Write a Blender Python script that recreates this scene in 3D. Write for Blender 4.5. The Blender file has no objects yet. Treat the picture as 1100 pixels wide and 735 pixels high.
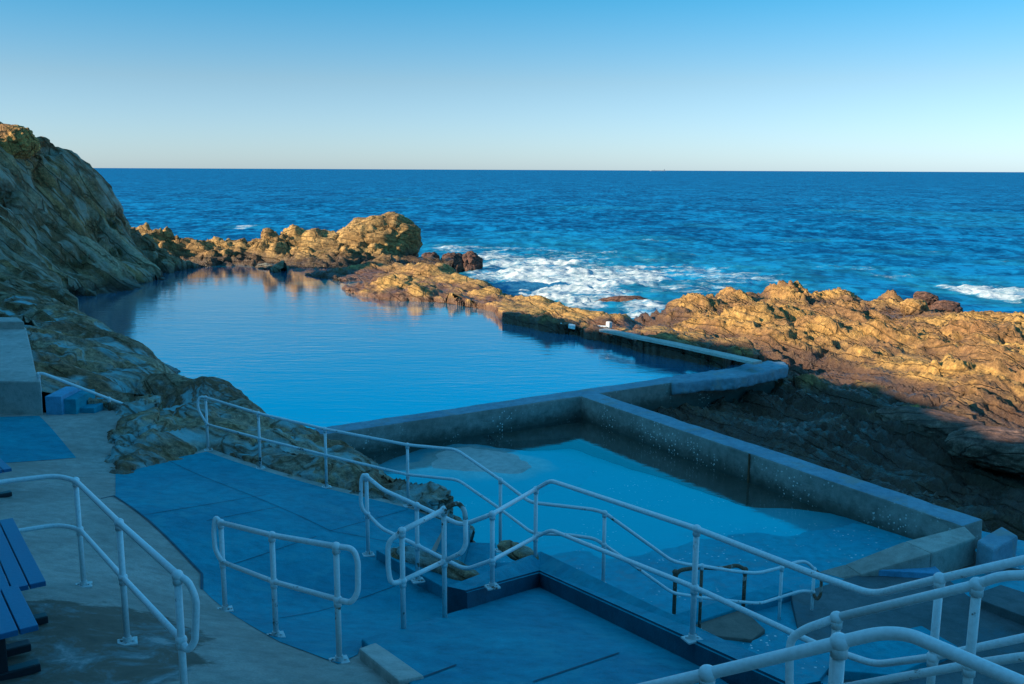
import bpy, bmesh, math, random
import numpy as np
from mathutils import Vector, Matrix
random.seed(7)
SC = bpy.context.scene
COL = SC.collection
# ------------------------------------------------------------------ camera model (photo 1100 x 735)
F = 1030.0; PW, PH = 1100.0, 735.0; CZ = 9.0
pitch = math.atan((PH/2-182.3)/F); roll = 0.0045
fw = np.array([0, math.cos(pitch), -math.sin(pitch)])
up0 = np.array([0, math.sin(pitch), math.cos(pitch)]); rt0 = np.array([1., 0, 0])
rt = rt0*math.cos(roll)+up0*math.sin(roll); up = up0*math.cos(roll)-rt0*math.sin(roll)
CAM = np.array([0, 0, CZ])
def ray(x, y): return fw+rt*((x-PW/2)/F)-up*((y-PH/2)/F)
def P(x, y, z):
    d = ray(x, y); return CAM+d*((z-CZ)/d[2])
def D(x, y, depth): return CAM+ray(x, y)*depth
def proj(p):
    v = np.asarray(p)-CAM; d = v@fw
    return PW/2+F*(v@rt)/d, PH/2-F*(v@up)/d, d

# ------------------------------------------------------------------ numpy noise
_rs = np.random.RandomState(11)
_perm = np.concatenate([_rs.permutation(256)]*3)
_g = _rs.normal(size=(256, 3)); _g /= np.linalg.norm(_g, axis=1)[:, None]
def perlin(p, seed=0):
    p = np.asarray(p, float)+seed*17.31
    i = np.floor(p).astype(int); f = p-i; u = f*f*f*(f*(f*6-15)+10); i &= 255
    r = 0
    for dx in (0, 1):
        for dy in (0, 1):
            for dz in (0, 1):
                h = _perm[_perm[_perm[i[:, 0]+dx]+i[:, 1]+dy]+i[:, 2]+dz]
                g = _g[h]
                d = g[:, 0]*(f[:, 0]-dx)+g[:, 1]*(f[:, 1]-dy)+g[:, 2]*(f[:, 2]-dz)
                w = (u[:, 0] if dx else 1-u[:, 0])*(u[:, 1] if dy else 1-u[:, 1])*(u[:, 2] if dz else 1-u[:, 2])
                r = r+d*w
    return r*1.5
def fbm(p, o=4, seed=0, gain=.5):
    r = 0; a = 1; q = np.array(p, float)
    for k in range(o):
        r = r+a*perlin(q, seed+k); a *= gain; q = q*2.03
    return r
def ridged(p, o=4, seed=0, gain=.5):
    r = 0; a = 1; q = np.array(p, float)
    for k in range(o):
        r = r+a*(1-2*np.abs(perlin(q, seed+k))); a *= gain; q = q*2.07
    return r
_wr = _rs.rand(256, 3)
def worley(p, seed=0):
    p = np.asarray(p, float)+seed*9.7
    i = np.floor(p).astype(int); f1 = np.full(len(p), 9.); f2 = np.full(len(p), 9.); idn = np.zeros(len(p))
    for dx in (-1, 0, 1):
        for dy in (-1, 0, 1):
            for dz in (-1, 0, 1):
                c = i+np.array([dx, dy, dz]); cc = c & 255
                h = _perm[_perm[_perm[cc[:, 0]]+cc[:, 1]]+cc[:, 2]]
                d = np.linalg.norm(c+_wr[h]-p, axis=1)
                m = d < f1
                f2 = np.where(m, f1, np.minimum(f2, d)); f1 = np.where(m, d, f1); idn = np.where(m, h/255., idn)
    return f1, f2, idn
def sstep(a, b, x):
    t = np.clip((x-a)/(b-a), 0, 1); return t*t*(3-2*t)
class RBF:
    def __init__(s, pts, c=1.0, reg=0.0):
        pts = np.array(pts, float); s.c = c; s.x = pts[:, :2]; n = len(pts)
        r = np.linalg.norm(s.x[:, None]-s.x[None], axis=2)
        A = np.zeros((n+3, n+3)); A[:n, :n] = np.sqrt(r*r+c*c)+(-reg)*np.eye(n)
        A[:n, n] = 1; A[:n, n+1:] = s.x; A[n, :n] = 1; A[n+1:, :n] = s.x.T
        b = np.zeros(n+3); b[:n] = pts[:, 2]
        s.w = np.linalg.lstsq(A, b, rcond=None)[0]
    def __call__(s, xy):
        xy = np.atleast_2d(np.asarray(xy, float)); out = np.zeros(len(xy))
        for k in range(0, len(xy), 20000):
            q = xy[k:k+20000]
            r = np.linalg.norm(q[:, None]-s.x[None], axis=2)
            out[k:k+20000] = np.sqrt(r*r+s.c**2)@s.w[:-3]+s.w[-3]+q@s.w[-2:]
        return out

class MLS:
    """moving least squares surface through measured points (never overshoots its neighbours)"""
    def __init__(s, pts, e=.8, lam=.15):
        s.p = np.array(pts, float); s.e = e; s.lam = lam
    def __call__(s, xy):
        xy = np.atleast_2d(np.asarray(xy, float)); out = np.zeros(len(xy))
        for k in range(0, len(xy), 20000):
            q = xy[k:k+20000]; dx = s.p[None, :, :2]-q[:, None]; r2 = (dx**2).sum(2)
            w = 1/(r2+s.e**2)**1.6
            w /= w.sum(1)[:, None]
            zz = s.p[:, 2]; m0 = w@zz
            sx = (w*dx[:, :, 0]).sum(1); sy = (w*dx[:, :, 1]).sum(1)
            sxx = (w*dx[:, :, 0]**2).sum(1); syy = (w*dx[:, :, 1]**2).sum(1); sxy = (w*dx[:, :, 0]*dx[:, :, 1]).sum(1)
            xz = (w*dx[:, :, 0]*zz).sum(1); yz = (w*dx[:, :, 1]*zz).sum(1)
            lam = s.lam*(sxx+syy)+1e-9
            A = np.empty((len(q), 3, 3)); A[:, 0, 0] = 1; A[:, 0, 1] = A[:, 1, 0] = sx; A[:, 0, 2] = A[:, 2, 0] = sy
            A[:, 1, 1] = sxx+lam; A[:, 2, 2] = syy+lam; A[:, 1, 2] = A[:, 2, 1] = sxy
            v = np.linalg.solve(A, np.stack([m0, xz, yz], 1)[:, :, None])[:, 0, 0]
            near = np.argpartition(r2, 5, axis=1)[:, :6]; zn = zz[near]
            out[k:k+20000] = np.clip(v, zn.min(1)-.15, zn.max(1)+.15)
        return out
def poly_in(XY, poly):
    x, y = XY[:, 0], XY[:, 1]; c = np.zeros(len(XY), bool); n = len(poly)
    for i in range(n):
        x1, y1 = poly[i][:2]; x2, y2 = poly[(i+1) % n][:2]
        if y1 == y2: continue
        m = ((y1 > y) != (y2 > y)) & (x < (x2-x1)*(y-y1)/(y2-y1)+x1)
        c ^= m
    return c

# ------------------------------------------------------------------ object helpers
def link(o, parent=None):
    COL.objects.link(o)
    if parent is not None: o.parent = parent
    return o
def tag(o, label=None, cat=None, group=None, kind=None):
    if label: o['label'] = label
    if cat: o['category'] = cat
    if group: o['group'] = group
    if kind: o['kind'] = kind
    return o
def thing(name, label, cat, loc, group=None):
    o = bpy.data.objects.new(name, None); o.location = Vector(loc); o.empty_display_size = .2
    link(o); return tag(o, label, cat, group)
def obj(name, bm, mat, parent=None, smooth=False):
    me = bpy.data.meshes.new(name)
    if len(bm.faces) > 1: bmesh.ops.recalc_face_normals(bm, faces=bm.faces)
    bm.to_mesh(me); bm.free()
    if smooth:
        me.shade_smooth()
    me.materials.append(mat)
    o = bpy.data.objects.new(name, me)
    link(o, parent)
    if parent is not None:       # mesh is authored in world coordinates: bring it to the parent's frame
        off = Vector((0, 0, 0)); q = parent
        while q is not None:
            off += Vector(q.location); q = q.parent
        me.transform(Matrix.Translation(-off))
    return o
def np_mesh(name, V, Fc, mat, smooth=True, parent=None):
    me = bpy.data.meshes.new(name)
    V = np.asarray(V, np.float32); Fc = np.asarray(Fc, np.int32); k = Fc.shape[1]
    me.vertices.add(len(V)); me.vertices.foreach_set('co', V.ravel())
    me.loops.add(Fc.size); me.loops.foreach_set('vertex_index', Fc.ravel())
    me.polygons.add(len(Fc)); me.polygons.foreach_set('loop_start', np.arange(0, Fc.size, k, dtype=np.int32))
    me.update(calc_edges=True); me.validate()
    if smooth: me.shade_smooth()
    me.materials.append(mat)
    o = bpy.data.objects.new(name, me); link(o, parent); return o
def prism(bm, top, z0=None, drop=None, bev=0):
    """closed prism under a top polygon (list of xyz); bottom at z0 or 'drop' below each vertex"""
    t = [bm.verts.new(v) for v in top]
    b = [bm.verts.new((v[0], v[1], z0 if z0 is not None else v[2]-drop)) for v in top]
    f = [bm.faces.new(t), bm.faces.new(b[::-1])]
    n = len(t)
    for i in range(n): f.append(bm.faces.new((t[i], b[i], b[(i+1) % n], t[(i+1) % n])))
    if bev:
        bmesh.ops.recalc_face_normals(bm, faces=f)
        es = set()
        for i in range(n):
            e = bm.edges.get((t[i], t[(i+1) % n])); es.add(e)
            e = bm.edges.get((t[i], b[i])); es.add(e)
        bmesh.ops.bevel(bm, geom=list(es), offset=bev, segments=2, affect='EDGES', profile=.6)
def box(bm, c, s, rz=0, bev=0):
    x, y, z = [v/2 for v in s]; ca, sa = math.cos(rz), math.sin(rz)
    top = [(c[0]+ca*a-sa*b, c[1]+sa*a+ca*b, c[2]+z) for a, b in ((-x, -y), (x, -y), (x, y), (-x, y))]
    prism(bm, top, drop=2*z, bev=bev)
def fillet(pts, r=.12, n=6):
    pts = [np.array(p, float) for p in pts]; out = [pts[0]]
    for i in range(1, len(pts)-1):
        a, b, c = pts[i-1], pts[i], pts[i+1]
        la, lc = np.linalg.norm(a-b), np.linalg.norm(c-b)
        k = min(r, .49*la, .49*lc); p0 = b+(a-b)/la*k; p2 = b+(c-b)/lc*k
        for j in range(n+1):
            t = j/n; out.append((1-t)**2*p0+2*t*(1-t)*b+t*t*p2)
    out.append(pts[-1]); return out
def tube(bm, pts, r, n=14):
    pts = [Vector(p) for p in pts]
    q = [pts[0]]
    for p in pts[1:]:
        if (p-q[-1]).length > 1e-4: q.append(p)
    pts = q
    d = (pts[1]-pts[0]).normalized()
    u = d.orthogonal().normalized(); rings = []
    for i, p in enumerate(pts):
        if i == 0: t = (pts[1]-p).normalized()
        elif i == len(pts)-1: t = (p-pts[i-1]).normalized()
        else: t = ((pts[i+1]-p).normalized()+(p-pts[i-1]).normalized()).normalized()
        u = (u-t*u.dot(t)).normalized(); w = t.cross(u)
        rings.append([bm.verts.new(p+(u*math.cos(k*2*math.pi/n)+w*math.sin(k*2*math.pi/n))*r) for k in range(n)])
    for a, b in zip(rings[:-1], rings[1:]):
        for k in range(n): bm.faces.new((a[k], a[(k+1) % n], b[(k+1) % n], b[k]))
    bm.faces.new(rings[0][::-1]); bm.faces.new(rings[-1])
def ball(bm, c, r, sq=1.0):
    m = Matrix.Translation(Vector(c)) @ Matrix.Diagonal((1, 1, sq, 1))
    bmesh.ops.create_uvsphere(bm, u_segments=14, v_segments=9, radius=r, matrix=m)

# ------------------------------------------------------------------ material helpers
class NT:
    def __init__(s, name):
        s.m = bpy.data.materials.new(name); s.m.use_nodes = True; s.t = s.m.node_tree; s.t.nodes.clear()
        s.out = s.t.nodes.new('ShaderNodeOutputMaterial')
    def n(s, t, **kw):
        nd = s.t.nodes.new(t)
        for k, v in kw.items(): setattr(nd, k, v)
        return nd
    def set(s, sock, v):
        if isinstance(v, bpy.types.NodeSocket): s.t.links.new(v, sock)
        elif v is not None:
            if isinstance(v, (tuple, list)) and len(v) == 3 and sock.type == 'RGBA': v = (*v, 1)
            sock.default_value = v
    def pos(s): return s.n('ShaderNodeNewGeometry').outputs['Position']
    def math(s, op, a, b=None, clamp=False):
        nd = s.n('ShaderNodeMath', operation=op, use_clamp=clamp); s.set(nd.inputs[0], a)
        if b is not None: s.set(nd.inputs[1], b)
        return nd.outputs[0]
    def vmath(s, op, a, b):
        nd = s.n('ShaderNodeVectorMath', operation=op); s.set(nd.inputs[0], a); s.set(nd.inputs[1], b)
        return nd.outputs['Value' if op in ('DOT_PRODUCT', 'LENGTH') else 'Vector']
    def noise(s, vec, scale, detail=6, rough=.55, dist=0, out='Fac'):
        nd = s.n('ShaderNodeTexNoise'); s.set(nd.inputs['Vector'], vec); nd.inputs['Scale'].default_value = scale
        nd.inputs['Detail'].default_value = detail; nd.inputs['Roughness'].default_value = rough; nd.inputs['Distortion'].default_value = dist
        return nd.outputs[out]
    def voro(s, vec, scale, feature='F1', out='Distance', rand=1):
        nd = s.n('ShaderNodeTexVoronoi', feature=feature); s.set(nd.inputs['Vector'], vec); nd.inputs['Scale'].default_value = scale
        nd.inputs['Randomness'].default_value = rand
        return nd.outputs[out]
    def ramp(s, fac, stops, interp='LINEAR'):
        nd = s.n('ShaderNodeValToRGB'); cr = nd.color_ramp; cr.interpolation = interp
        while len(cr.elements) < len(stops): cr.elements.new(.5)
        for e, (p, c) in zip(cr.elements, stops):
            e.position = p; e.color = (c, c, c, 1) if isinstance(c, (int, float)) else (*c, 1)
        s.set(nd.inputs['Fac'], fac); return nd.outputs['Color']
    def mix(s, fac, a, b, blend='MIX'):
        nd = s.n('ShaderNodeMix', data_type='RGBA', blend_type=blend); s.set(nd.inputs[0], fac)
        s.set(nd.inputs[6], a); s.set(nd.inputs[7], b); return nd.outputs[2]
    def maprange(s, v, a, b, c=0, d=1, smooth=False):
        nd = s.n('ShaderNodeMapRange', interpolation_type='SMOOTHSTEP' if smooth else 'LINEAR')
        s.set(nd.inputs[0], v)
        for i, q in enumerate((a, b, c, d)): nd.inputs[1+i].default_value = q
        return nd.outputs[0]
    def attr(s, name): return s.n('ShaderNodeAttribute', attribute_name=name).outputs['Fac']
    def bump(s, h, dist, strength=1, normal=None):
        nd = s.n('ShaderNodeBump'); s.set(nd.inputs['Height'], h); nd.inputs['Distance'].default_value = dist
        nd.inputs['Strength'].default_value = strength
        if normal is not None: s.set(nd.inputs['Normal'], normal)
        return nd.outputs[0]
    def bsdf(s, color, rough=.8, normal=None, spec=.4, metal=0, ior=None):
        nd = s.n('ShaderNodeBsdfPrincipled'); s.set(nd.inputs['Base Color'], color); s.set(nd.inputs['Roughness'], rough)
        s.set(nd.inputs['Metallic'], metal); nd.inputs['Specular IOR Level'].default_value = spec
        if ior: nd.inputs['IOR'].default_value = ior
        if normal is not None: s.set(nd.inputs['Normal'], normal)
        return nd.outputs[0]
    def done(s, sh):
        s.t.links.new(sh, s.out.inputs['Surface']); return s.m

def aniso_vec(n, pos, T, N, st, sn, sb):
    T = np.array(T, float); T /= np.linalg.norm(T); N = np.array(N, float); N -= T*(N@T); N /= np.linalg.norm(N); B = np.cross(T, N)
    c = n.n('ShaderNodeCombineXYZ')
    for i, (v, k) in enumerate(((T, st), (N, sn), (B, sb))):
        n.set(c.inputs[i], n.vmath('DOT_PRODUCT', pos, tuple(float(q*k) for q in v)))
    return c.outputs[0]
def aniso_np(p, T, N, st, sn, sb):
    T = np.array(T, float); T /= np.linalg.norm(T); N = np.array(N, float); N -= T*(N@T); N /= np.linalg.norm(N); B = np.cross(T, N)
    return np.stack([p@T*st, p@N*sn, p@B*sb], 1)

def rock_mat(name, base, tint, tint2, T, N, wet_shade=None, wet_shade_col=(.03, .026, .022), bumpd=.05, band=1.0, lichen=None, grain=1.0, st=.12, jt=.35, iso=.9, sharp=.18):
    n = NT(name); pos = n.pos()
    av = aniso_vec(n, pos, T, N, st, 1.3*band, .5)
    bands = n.noise(av, 1.0, 9, .62, .4)
    blot = n.noise(pos, .55, 6, .6); fine = n.noise(pos, 5*grain, 8, .65); tiny = n.noise(pos, 26*grain, 5, .7)
    c = n.mix(n.ramp(bands, [(.5-sharp, 0), (.5+sharp, 1)]), base, tint)
    big = n.noise(aniso_vec(n, pos, T, N, st*.7, .42*band, .3), 1.0, 6, .6, .3)
    c = n.mix(n.math('MULTIPLY', n.ramp(big, [(.48, 0), (.56, 1)]), .7), c, tint2)
    c = n.mix(n.math('MULTIPLY', n.ramp(blot, [(.45, 0), (.6, 1)]), .7), c, tint2)
    c = n.mix(iso, c, n.ramp(fine, [(.28, .2), (.5, .85), (.72, 1.6)]), 'MULTIPLY')
    c = n.mix(.75, c, n.ramp(tiny, [(.3, .35), (.52, 1.0), (.72, 1.6)]), 'MULTIPLY')
    if lichen:
        lm = n.math('MULTIPLY', n.ramp(n.noise(av, 2.1, 6, .6, .6), [(.46, 0), (.58, 1)]), n.ramp(n.noise(pos, .8, 3), [(.42, 0), (.55, 1)]))
        c = n.mix(n.math('MULTIPLY', lm, .95), c, lichen)
    # thin dark joints in the bedding
    crack = n.voro(aniso_vec(n, pos, T, N, jt, 2.2*band, 1.0), 1.0, 'DISTANCE_TO_EDGE')
    cm = n.ramp(n.math('ADD', crack, n.math('MULTIPLY', fine, .06)), [(.03, 0), (.075, 1)])
    c = n.mix(n.math('MULTIPLY', n.math('SUBTRACT', 1, cm), .8), c, tuple(q*.35 for q in base))
    rough = .85
    if wet_shade is not None:
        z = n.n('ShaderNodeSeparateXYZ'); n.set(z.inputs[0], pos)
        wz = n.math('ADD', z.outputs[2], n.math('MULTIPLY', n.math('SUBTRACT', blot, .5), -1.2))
        wm = n.maprange(wz, wet_shade[0], wet_shade[1], 1, 0, True)
        c = n.mix(n.math('MULTIPLY', wm, .88), c, wet_shade_col); rough = n.maprange(wm, 0, 1, .85, .33)  # low dark band: damp rock, and shade painted onto the reefs
    h = n.math('ADD', n.math('MULTIPLY', bands, 1.4), n.math('ADD', fine, n.math('MULTIPLY', tiny, .35)))
    h = n.math('ADD', h, n.math('MULTIPLY', cm, .5))
    return n.done(n.bsdf(c, rough, n.bump(h, bumpd*2.2), .3))

def concrete_mat(name, col, stain=(.6, .55, .5), rough=.85, flecks=0, dark_low=None, scale=1.0, wear=None, dirt=None, fade=None, under=(.012, .36, .48), spec=.35):
    n = NT(name); pos = n.pos()
    a = n.noise(pos, .7*scale, 7, .6); b = n.noise(pos, 6*scale, 8, .65); t = n.noise(pos, 55, 4, .7)
    c = n.mix(n.ramp(a, [(.38, 0), (.66, 1)]), col, tuple(x*y for x, y in zip(col, stain)))
    c = n.mix(.6, c, n.ramp(b, [(.25, .5), (.5, .98), (.75, 1.35)]), 'MULTIPLY')
    c = n.mix(.35, c, n.ramp(t, [(.3, .5), (.55, 1), (.75, 1.4)]), 'MULTIPLY')
    if wear is not None:
        wm = n.ramp(n.noise(pos, 1.7, 9, .7, .3), [(.54, 0), (.62, 1)])
        c = n.mix(n.math('MULTIPLY', wm, .7), c, wear)
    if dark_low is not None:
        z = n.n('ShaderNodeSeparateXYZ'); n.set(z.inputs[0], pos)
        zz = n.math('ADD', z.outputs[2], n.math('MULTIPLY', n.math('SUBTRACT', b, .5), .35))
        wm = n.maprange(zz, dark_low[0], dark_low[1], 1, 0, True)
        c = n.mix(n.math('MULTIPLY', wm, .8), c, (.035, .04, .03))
    if dirt:
        m = None
        for ctr, rad in dirt:
            dd = n.math('SUBTRACT', 1, n.math('DIVIDE', n.vmath('LENGTH', n.vmath('SUBTRACT', pos, ctr), (0, 0, 0)), rad))
            m = dd if m is None else n.math('MAXIMUM', m, dd)
        m = n.math('ADD', m, n.math('MULTIPLY', n.math('SUBTRACT', n.noise(pos, 1.8, 8, .65), .5), 1.1))
        mk = n.maprange(m, -.02, .10, 0, 1, True)
        dc = n.ramp(n.noise(pos, 2.6, 7, .7, .4), [(.36, (.11, .075, .05)), (.5, (.15, .105, .075)), (.6, (.16, .20, .20)), (.68, (.34, .36, .35))])
        c = n.mix(n.math('MULTIPLY', mk, .9), c, dc)
    if fade is not None:
        z = n.n('ShaderNodeSeparateXYZ'); n.set(z.inputs[0], pos)
        fz = n.maprange(n.math('ADD', z.outputs[2], n.math('MULTIPLY', n.math('SUBTRACT', n.noise(pos, 2.2, 6, .6), .5), .08)), fade[0], fade[1], 0, 1, True)
        c = n.mix(fz, under, c)
    if flecks:
        d = n.voro(pos, 17); pick = n.n('ShaderNodeSeparateColor'); n.set(pick.inputs[0], n.voro(pos, 17, out='Color'))
        d = n.math('ADD', d, n.math('MULTIPLY', n.math('SUBTRACT', n.noise(pos, 60, 3), .5), .5))
        zone = n.ramp(n.noise(pos, .9, 4), [(.48, 0), (.62, 1)])
        k = n.math('MULTIPLY', n.math('GREATER_THAN', pick.outputs[0], 1-flecks), n.math('LESS_THAN', d, .3))
        k = n.math('MULTIPLY', k, zone)
        c = n.mix(k, c, (.75, .75, .72))
    h = n.math('ADD', n.math('MULTIPLY', b, 1), n.math('MULTIPLY', t, .3))
    return n.done(n.bsdf(c, rough, n.bump(h, .012), spec))

BLUE = (.0, .305, .40)
M = {}
M['concrete'] = concrete_mat('concrete', (.42, .385, .345), (.7, .68, .66), wear=(.29, .255, .22), dirt=((tuple(P(75, 690, 5.3)), 1.15), (tuple(P(20, 715, 5.35)), 1.3), (tuple(P(120, 715, 5.35)), .75)))
M['concrete_pale'] = concrete_mat('concrete_pale', (.50, .47, .43), (.75, .74, .72))
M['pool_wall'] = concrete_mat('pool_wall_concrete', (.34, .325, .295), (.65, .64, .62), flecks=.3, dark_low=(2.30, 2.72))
M['wall_top'] = concrete_mat('skylit_worn_blue_concrete', (.20, .33, .40), (.7, .75, .8), wear=(.26, .26, .23))
M['blue_paint'] = concrete_mat('blue_floor_paint', BLUE, (.6, .72, .78), .7, wear=(.02, .30, .37), spec=.12)
M['blue_worn'] = concrete_mat('worn_blue_floor_paint', (.006, .34, .44), (.75, .82, .88), .6, flecks=.12, wear=(.08, .25, .31), fade=(2.24, 2.34), under=(.0, .36, .43), spec=.2)
M['blue_shade'] = concrete_mat('shaded_blue_paint', (.004, .10, .15), (.7, .7, .75), .6)
M['blue_light'] = concrete_mat('pale_blue_paint', (.10, .36, .55), (.75, .8, .85), .6)
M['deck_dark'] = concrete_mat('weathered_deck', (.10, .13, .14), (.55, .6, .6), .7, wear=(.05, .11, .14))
M['brown_slab'] = concrete_mat('brown_slab', (.26, .195, .16), (.6, .6, .6), .8)
M['gravel'] = concrete_mat('gravel', (.14, .11, .095), (.6, .55, .5), .95, scale=4)
M['joint'] = concrete_mat('joint_grey', (.02, .11, .16), (.7, .7, .7))
M['joint_dark'] = concrete_mat('wall_joint', (.10, .095, .085), (.6, .6, .6))
M['rust_stain'] = concrete_mat('rust_stained_joint', (.22, .10, .05), (.6, .55, .5))
M['white_mark'] = concrete_mat('white_mark', (.72, .74, .74), (.8, .8, .8))
def paint_metal(name, col, rust_amt):
    n = NT(name); pos = n.pos()
    a = n.noise(pos, 7, 8, .7); b = n.noise(pos, 40, 5, .6); big = n.noise(pos, 1.3, 3)
    c = n.mix(.5, col, n.ramp(b, [(.3, .75), (.6, 1.05)]), 'MULTIPLY')
    r = n.ramp(n.math('ADD', a, n.math('MULTIPLY', big, .25)), [(rust_amt, 0), (rust_amt+.05, 1)])
    rust = n.ramp(b, [(.3, (.08, .045, .03)), (.7, (.26, .14, .085))])
    c = n.mix(r, c, rust)
    return n.done(n.bsdf(c, n.maprange(r, 0, 1, .38, .85), n.bump(n.math('ADD', b, r), .0015), .5))
M['rail'] = paint_metal('white_rail_paint', (.74, .78, .80), .775)
M['rail_worn'] = paint_metal('worn_white_rail_paint', (.72, .75, .76), .735)
M['rail_rusty'] = paint_metal('rusty_white_rail_paint', (.62, .62, .6), .60)
M['rust'] = paint_metal('rusted_rail_paint', (.35, .33, .3), .50)
M['plate'] = paint_metal('base_plate_paint', (.6, .62, .62), .68)
M['bench_wood'] = paint_metal('blue_bench_boards', (.003, .125, .27), .86)
M['bench_frame'] = paint_metal('dark_bench_frame', (.02, .022, .03), .8)

T_head = np.array([.70, .16, -.70]); FN = np.array([.40, -.55, .73]); N_head = np.cross(T_head, FN)
M['headland'] = rock_mat('headland_rock', (.56, .33, .14), (.64, .50, .31), (.24, .125, .055), T_head, N_head, wet_shade=(2.6, 3.5), bumpd=.13, band=.8, lichen=(.52, .49, .38), st=.04, jt=.05, iso=.6, sharp=.07)
T_reef = np.array([.5, -.86, .02]); N_reef = np.array([.8, .46, .35])
M['reef'] = rock_mat('reef_rock', (.46, .25, .075), (.58, .335, .10), (.27, .135, .06), T_reef, N_reef, wet_shade=(2.25, 2.85), wet_shade_col=(.075, .043, .034), bumpd=.06)  # dark band is damp rock plus painted shade over the lower zone
M['reef_far'] = rock_mat('far_reef_rock', (.44, .26, .09), (.54, .33, .12), (.25, .14, .055), np.array([.8, -.5, .1]), np.array([.3, .4, .8]), wet_shade=(2.9, 3.75), wet_shade_col=(.05, .03, .022), bumpd=.06)  # dark foot is damp rock and a painted shadow strip
M['reef_side'] = rock_mat('pool_edge_rock', (.42, .24, .08), (.52, .31, .10), (.24, .13, .06), np.array([.55, -.83, 0]), np.array([.5, .3, .8]), wet_shade=(2.95, 3.3), wet_shade_col=(.10, .048, .034), bumpd=.05)
M['red_rock'] = rock_mat('red_brown_rock', (.15, .07, .05), (.21, .11, .07), (.10, .055, .045), np.array([.8, -.5, .1]), np.array([.3, .4, .8]), bumpd=.06)
M['outcrop'] = rock_mat('outcrop_rock', (.50, .26, .10), (.42, .36, .27), (.22, .11, .055), np.array([.75, -.35, -.35]), np.array([.35, -.2, .8]), wet_shade=(2.6, 3.1), bumpd=.035, band=1.5, lichen=(.26, .50, .52), grain=1.6)
M['grey_rock'] = rock_mat('grey_brown_rock', (.22, .12, .09), (.29, .17, .12), (.14, .075, .055), np.array([.8, -.5, .1]), np.array([.3, .4, .8]), bumpd=.05)
M['cliff'] = rock_mat('cliff_rock', (.2, .17, .12), (.25, .22, .17), (.15, .11, .07), np.array([.5, -.8, .1]), np.array([.2, .2, .9]))

# ------------------------------------------------------------------ rocks: height field from measured points, then carved by noise
def rock(name, ctrl, bounds, step, mat, zmin, amps, T, N, c=1.2, seed=0, label=None, cat='rock', cut=None, e=None, shift=.35, ledge=.8, sL=.16, crack=.22):
    f = MLS(ctrl, e or c*.6, .06)
    x0, x1, y0, y1 = bounds
    nx = int((x1-x0)/step)+1; ny = int((y1-y0)/step)+1
    gx, gy = np.meshgrid(np.linspace(x0, x1, nx), np.linspace(y0, y1, ny))
    XY = np.stack([gx.ravel(), gy.ravel()], 1)
    z = f(XY)
    if cut is not None: z = cut(XY, z)
    p = np.stack([XY[:, 0], XY[:, 1], z], 1)
    Z = z.reshape(ny, nx); sx = (x1-x0)/(nx-1); sy = (y1-y0)/(ny-1)
    dzy, dzx = np.gradient(Z, sy, sx)
    nrm = np.stack([-dzx.ravel(), -dzy.ravel(), np.ones(len(p))], 1); nrm /= np.linalg.norm(nrm, axis=1)[:, None]
    A_big, A_mid, A_strat, A_block, A_fine = amps
    Nn = np.array(N, float); Tn = np.array(T, float)/np.linalg.norm(T); Nn = Nn-Tn*(Nn@Tn); Nn /= np.linalg.norm(Nn)
    zone = .22+1.0*sstep(-.22, .3, fbm(p/5.0, 3, seed+36))            # rough and smooth stretches of rock
    d = A_big*(fbm(p/6.0, 2, seed)+.4*fbm(p/2.6, 2, seed+1))+A_mid*zone*ridged(p/1.3, 4, seed+5)*.6
    lw = aniso_np(p, T, N, sL*.8, .28, .25)
    ap = aniso_np(p, T, N, sL, 1.1, .4)+.2*np.stack([fbm(lw, 2, seed+31)]*3, 1)
    d += A_strat*ridged(ap, 4, seed+9, .6)*.4
    sv_ = p@Nn/ledge+.75*fbm(lw, 3, seed+33)+.07*fbm(p/.9, 2, seed+34)
    msk = .35+.65*sstep(-.25, .25, fbm(p/5.5, 2, seed+35))
    for kk, aa in ((1., 1.), (2.7, .42)):
        fr = (sv_*kk) % 1.0
        d += A_strat*aa*msk*(np.where(fr < .88, fr/.88, (1-fr)/.12)**1.5-.4)*.8
    if A_block:
        bm_ = zone; w = aniso_np(p, T, N, .42, 1.0, .75)+.3*np.stack([fbm(p/1.1, 3, seed+20), fbm(p/1.1, 3, seed+21), fbm(p/1.1, 3, seed+22)], 1)
        f1, f2, idn = worley(w, seed)
        d += A_block*bm_*((idn-.5)*1.3+np.clip((f2-f1)*2.2, 0, .6)-.35)
    cw = aniso_np(p, T, N, sL*1.5, .75/ledge*.8, .3)+.25*np.stack([fbm(p/1.7, 3, seed+50), fbm(p/1.7, 3, seed+51), fbm(p/1.7, 3, seed+52)], 1)
    g1, g2, _ = worley(cw, seed+2)
    d -= crack*np.exp(-((g2-g1)/.07)**2)*(.3+.7*sstep(-.2, .3, fbm(p/2.5, 2, seed+53)))
    d += A_fine*(.4+.6*zone)*ridged(p/.35, 4, seed+14, .62)
    d -= d.mean()+shift*d.std()
    p = p+nrm*d[:, None]
    idx = np.arange(nx*ny).reshape(ny, nx)
    q = np.stack([idx[:-1, :-1], idx[:-1, 1:], idx[1:, 1:], idx[1:, :-1]], -1).reshape(-1, 4)
    keep = p[q][:, :, 2].max(1) > zmin
    if cut is not None: keep &= np.isfinite(p[q][:, :, 2]).all(1) & (z[q].min(1) > -50)
    q = q[keep]
    used = np.unique(q); rm = np.zeros(len(p), int); rm[used] = np.arange(len(used))
    o = np_mesh(name, p[used], rm[q], mat)
    if label: tag(o, label, cat)
    return o
def cp(lst):      # (px,py,'z',z) or (px,py,'d',depth) or ('w',x,y,z)
    out = []
    for e in lst:
        if e[0] == 'w': out.append(e[1:])
        elif e[2] == 'z': out.append(tuple(P(e[0], e[1], e[3])))
        else: out.append(tuple(D(e[0], e[1], e[3])))
    return out
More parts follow.
